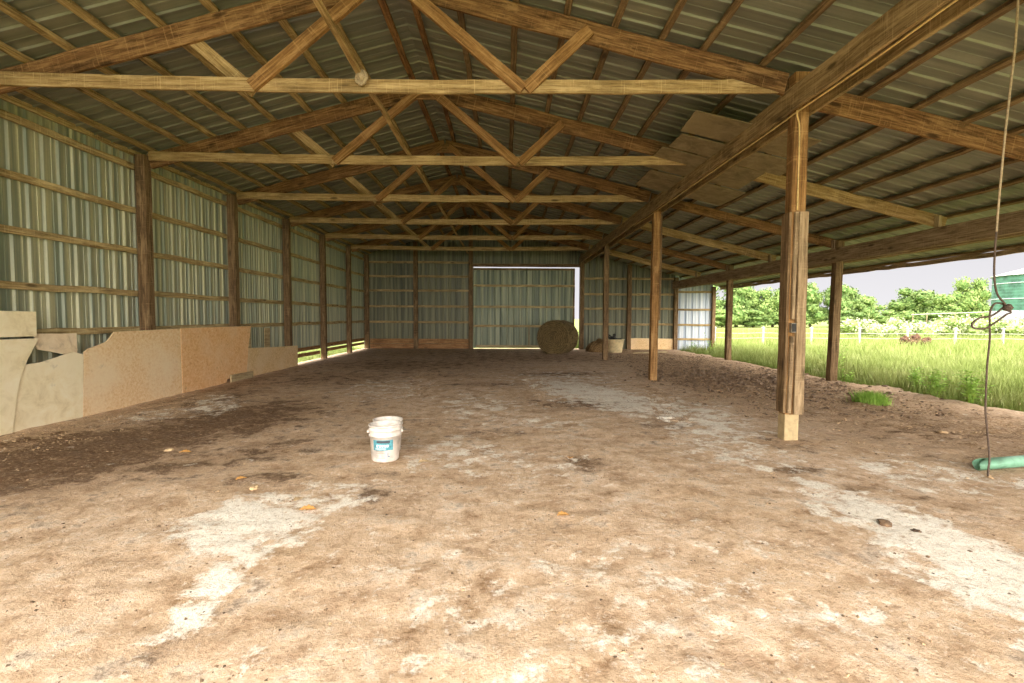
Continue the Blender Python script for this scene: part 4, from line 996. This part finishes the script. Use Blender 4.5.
bush(26.4, 33, 2.4, 1.30, 'white flowering bush straight behind the rusty scrap', 1.2, 2)
bush(28.6, 33.5, 2.6, 1.05, 'low flowering bush right of the rusty scrap', 0.5, 3)
bush(30.9, 33.5, 2.8, 1.55, 'taller creamy flowering bush left of the hanging cord', 0.8, 4)
bush(33.2, 34, 2.6, 1.40, 'creamy flowering bush behind the hanging cord', 0.9, 5)
bush(35.6, 34, 2.8, 1.45, 'creamy flowering bush at the right edge of the photo', 0.9, 6)
# rusty scrap lying in the grass
sc = empty('scrap_heap', (19.3, 23.2, 0.0)); tag(sc, 'rusty brown heap lying in the grass in front of the white fence', 'scrap')
sr = random.Random(4)
for i in range(5):
    cx = -0.55+0.27*i
    bm = bmesh.new(); bmesh.ops.create_icosphere(bm, subdivisions=3, radius=1.0)
    hh = (0.24, 0.14, 0.30, 0.15, 0.20)[i]
    for v in bm.verts:
        q = 1+0.5*mnoise.noise(v.co*1.9+Vector((i*5, 0, 0))); v.co = Vector((v.co.x*0.17*q, v.co.y*0.2*q, v.co.z*hh*q))
    bm_obj('lump', bm, M['rust'], sc, (cx, 0.05*(-1)**i, hh*0.7+0.08))
for i in range(9):
    x0 = sr.uniform(-.7, .6); a = sr.uniform(-1, 1)
    tube('bar', [(x0, sr.uniform(-.1, .1), 0.05), (x0+0.12*a, 0, 0.25), (x0+0.3*a, sr.uniform(-.1, .1), sr.uniform(0.35, 0.55))], 0.022, M['rust'], sc, n=5, res=3)

# green bin
bn = empty('storage_bin', (56.9, 50.0, 0)); tag(bn, 'big green round storage bin with a white roof at the right edge', 'bin')
rb = 5.65
vs, fs = [], []; n = 96; hz = [2.1+i*0.16 for i in range(24)]
for i, z in enumerate(hz):
    for j in range(n):
        a = 2*math.pi*j/n; r_ = rb+0.006*(-1)**i; vs.append((r_*math.cos(a), r_*math.sin(a), z))
for i in range(len(hz)-1):
    for j in range(n): k = (j+1) % n; fs.append((i*n+j, i*n+k, (i+1)*n+k, (i+1)*n+j))
mesh_obj('shell', vs, fs, M['bin_green'], bn)
for z in (3.3, 4.9): lathe('hoop', [(rb+0.01, z), (rb+0.04, z+0.02), (rb+0.04, z+0.07), (rb+0.01, z+0.09)], M['white_metal'], bn, n=96)
for a in (-150, -128, -112, -100, -75): 
    x, y = (rb+0.05)*math.cos(R(a)), (rb+0.05)*math.sin(R(a)); tube('stiffener', [(x, y, 2.1), (x, y, 4), (x, y, 5.78)], 0.06, M['bin_dark'], bn, n=6, res=2)
lathe('base_ring', [(rb+0.02, -0.1), (rb+0.12, -0.1), (rb+0.12, 2.05), (rb, 2.12)], M['bin_base'], bn, n=96)
lathe('roof', [(rb+0.18, 5.72), (rb+0.2, 5.78), (4.0, 6.35), (2.0, 6.95), (0.6, 7.4), (0.5, 7.6), (0.0, 7.65)], M['bin_roof'], bn, n=64, smooth=False)
for a in (-140, -118, -95):
    o = bx('vent', (56.9+4.6*math.cos(R(a)), 50+4.6*math.sin(R(a)), 6.33), (0.5, 0.5, 0.32), M['iron'], bn, 0.05)
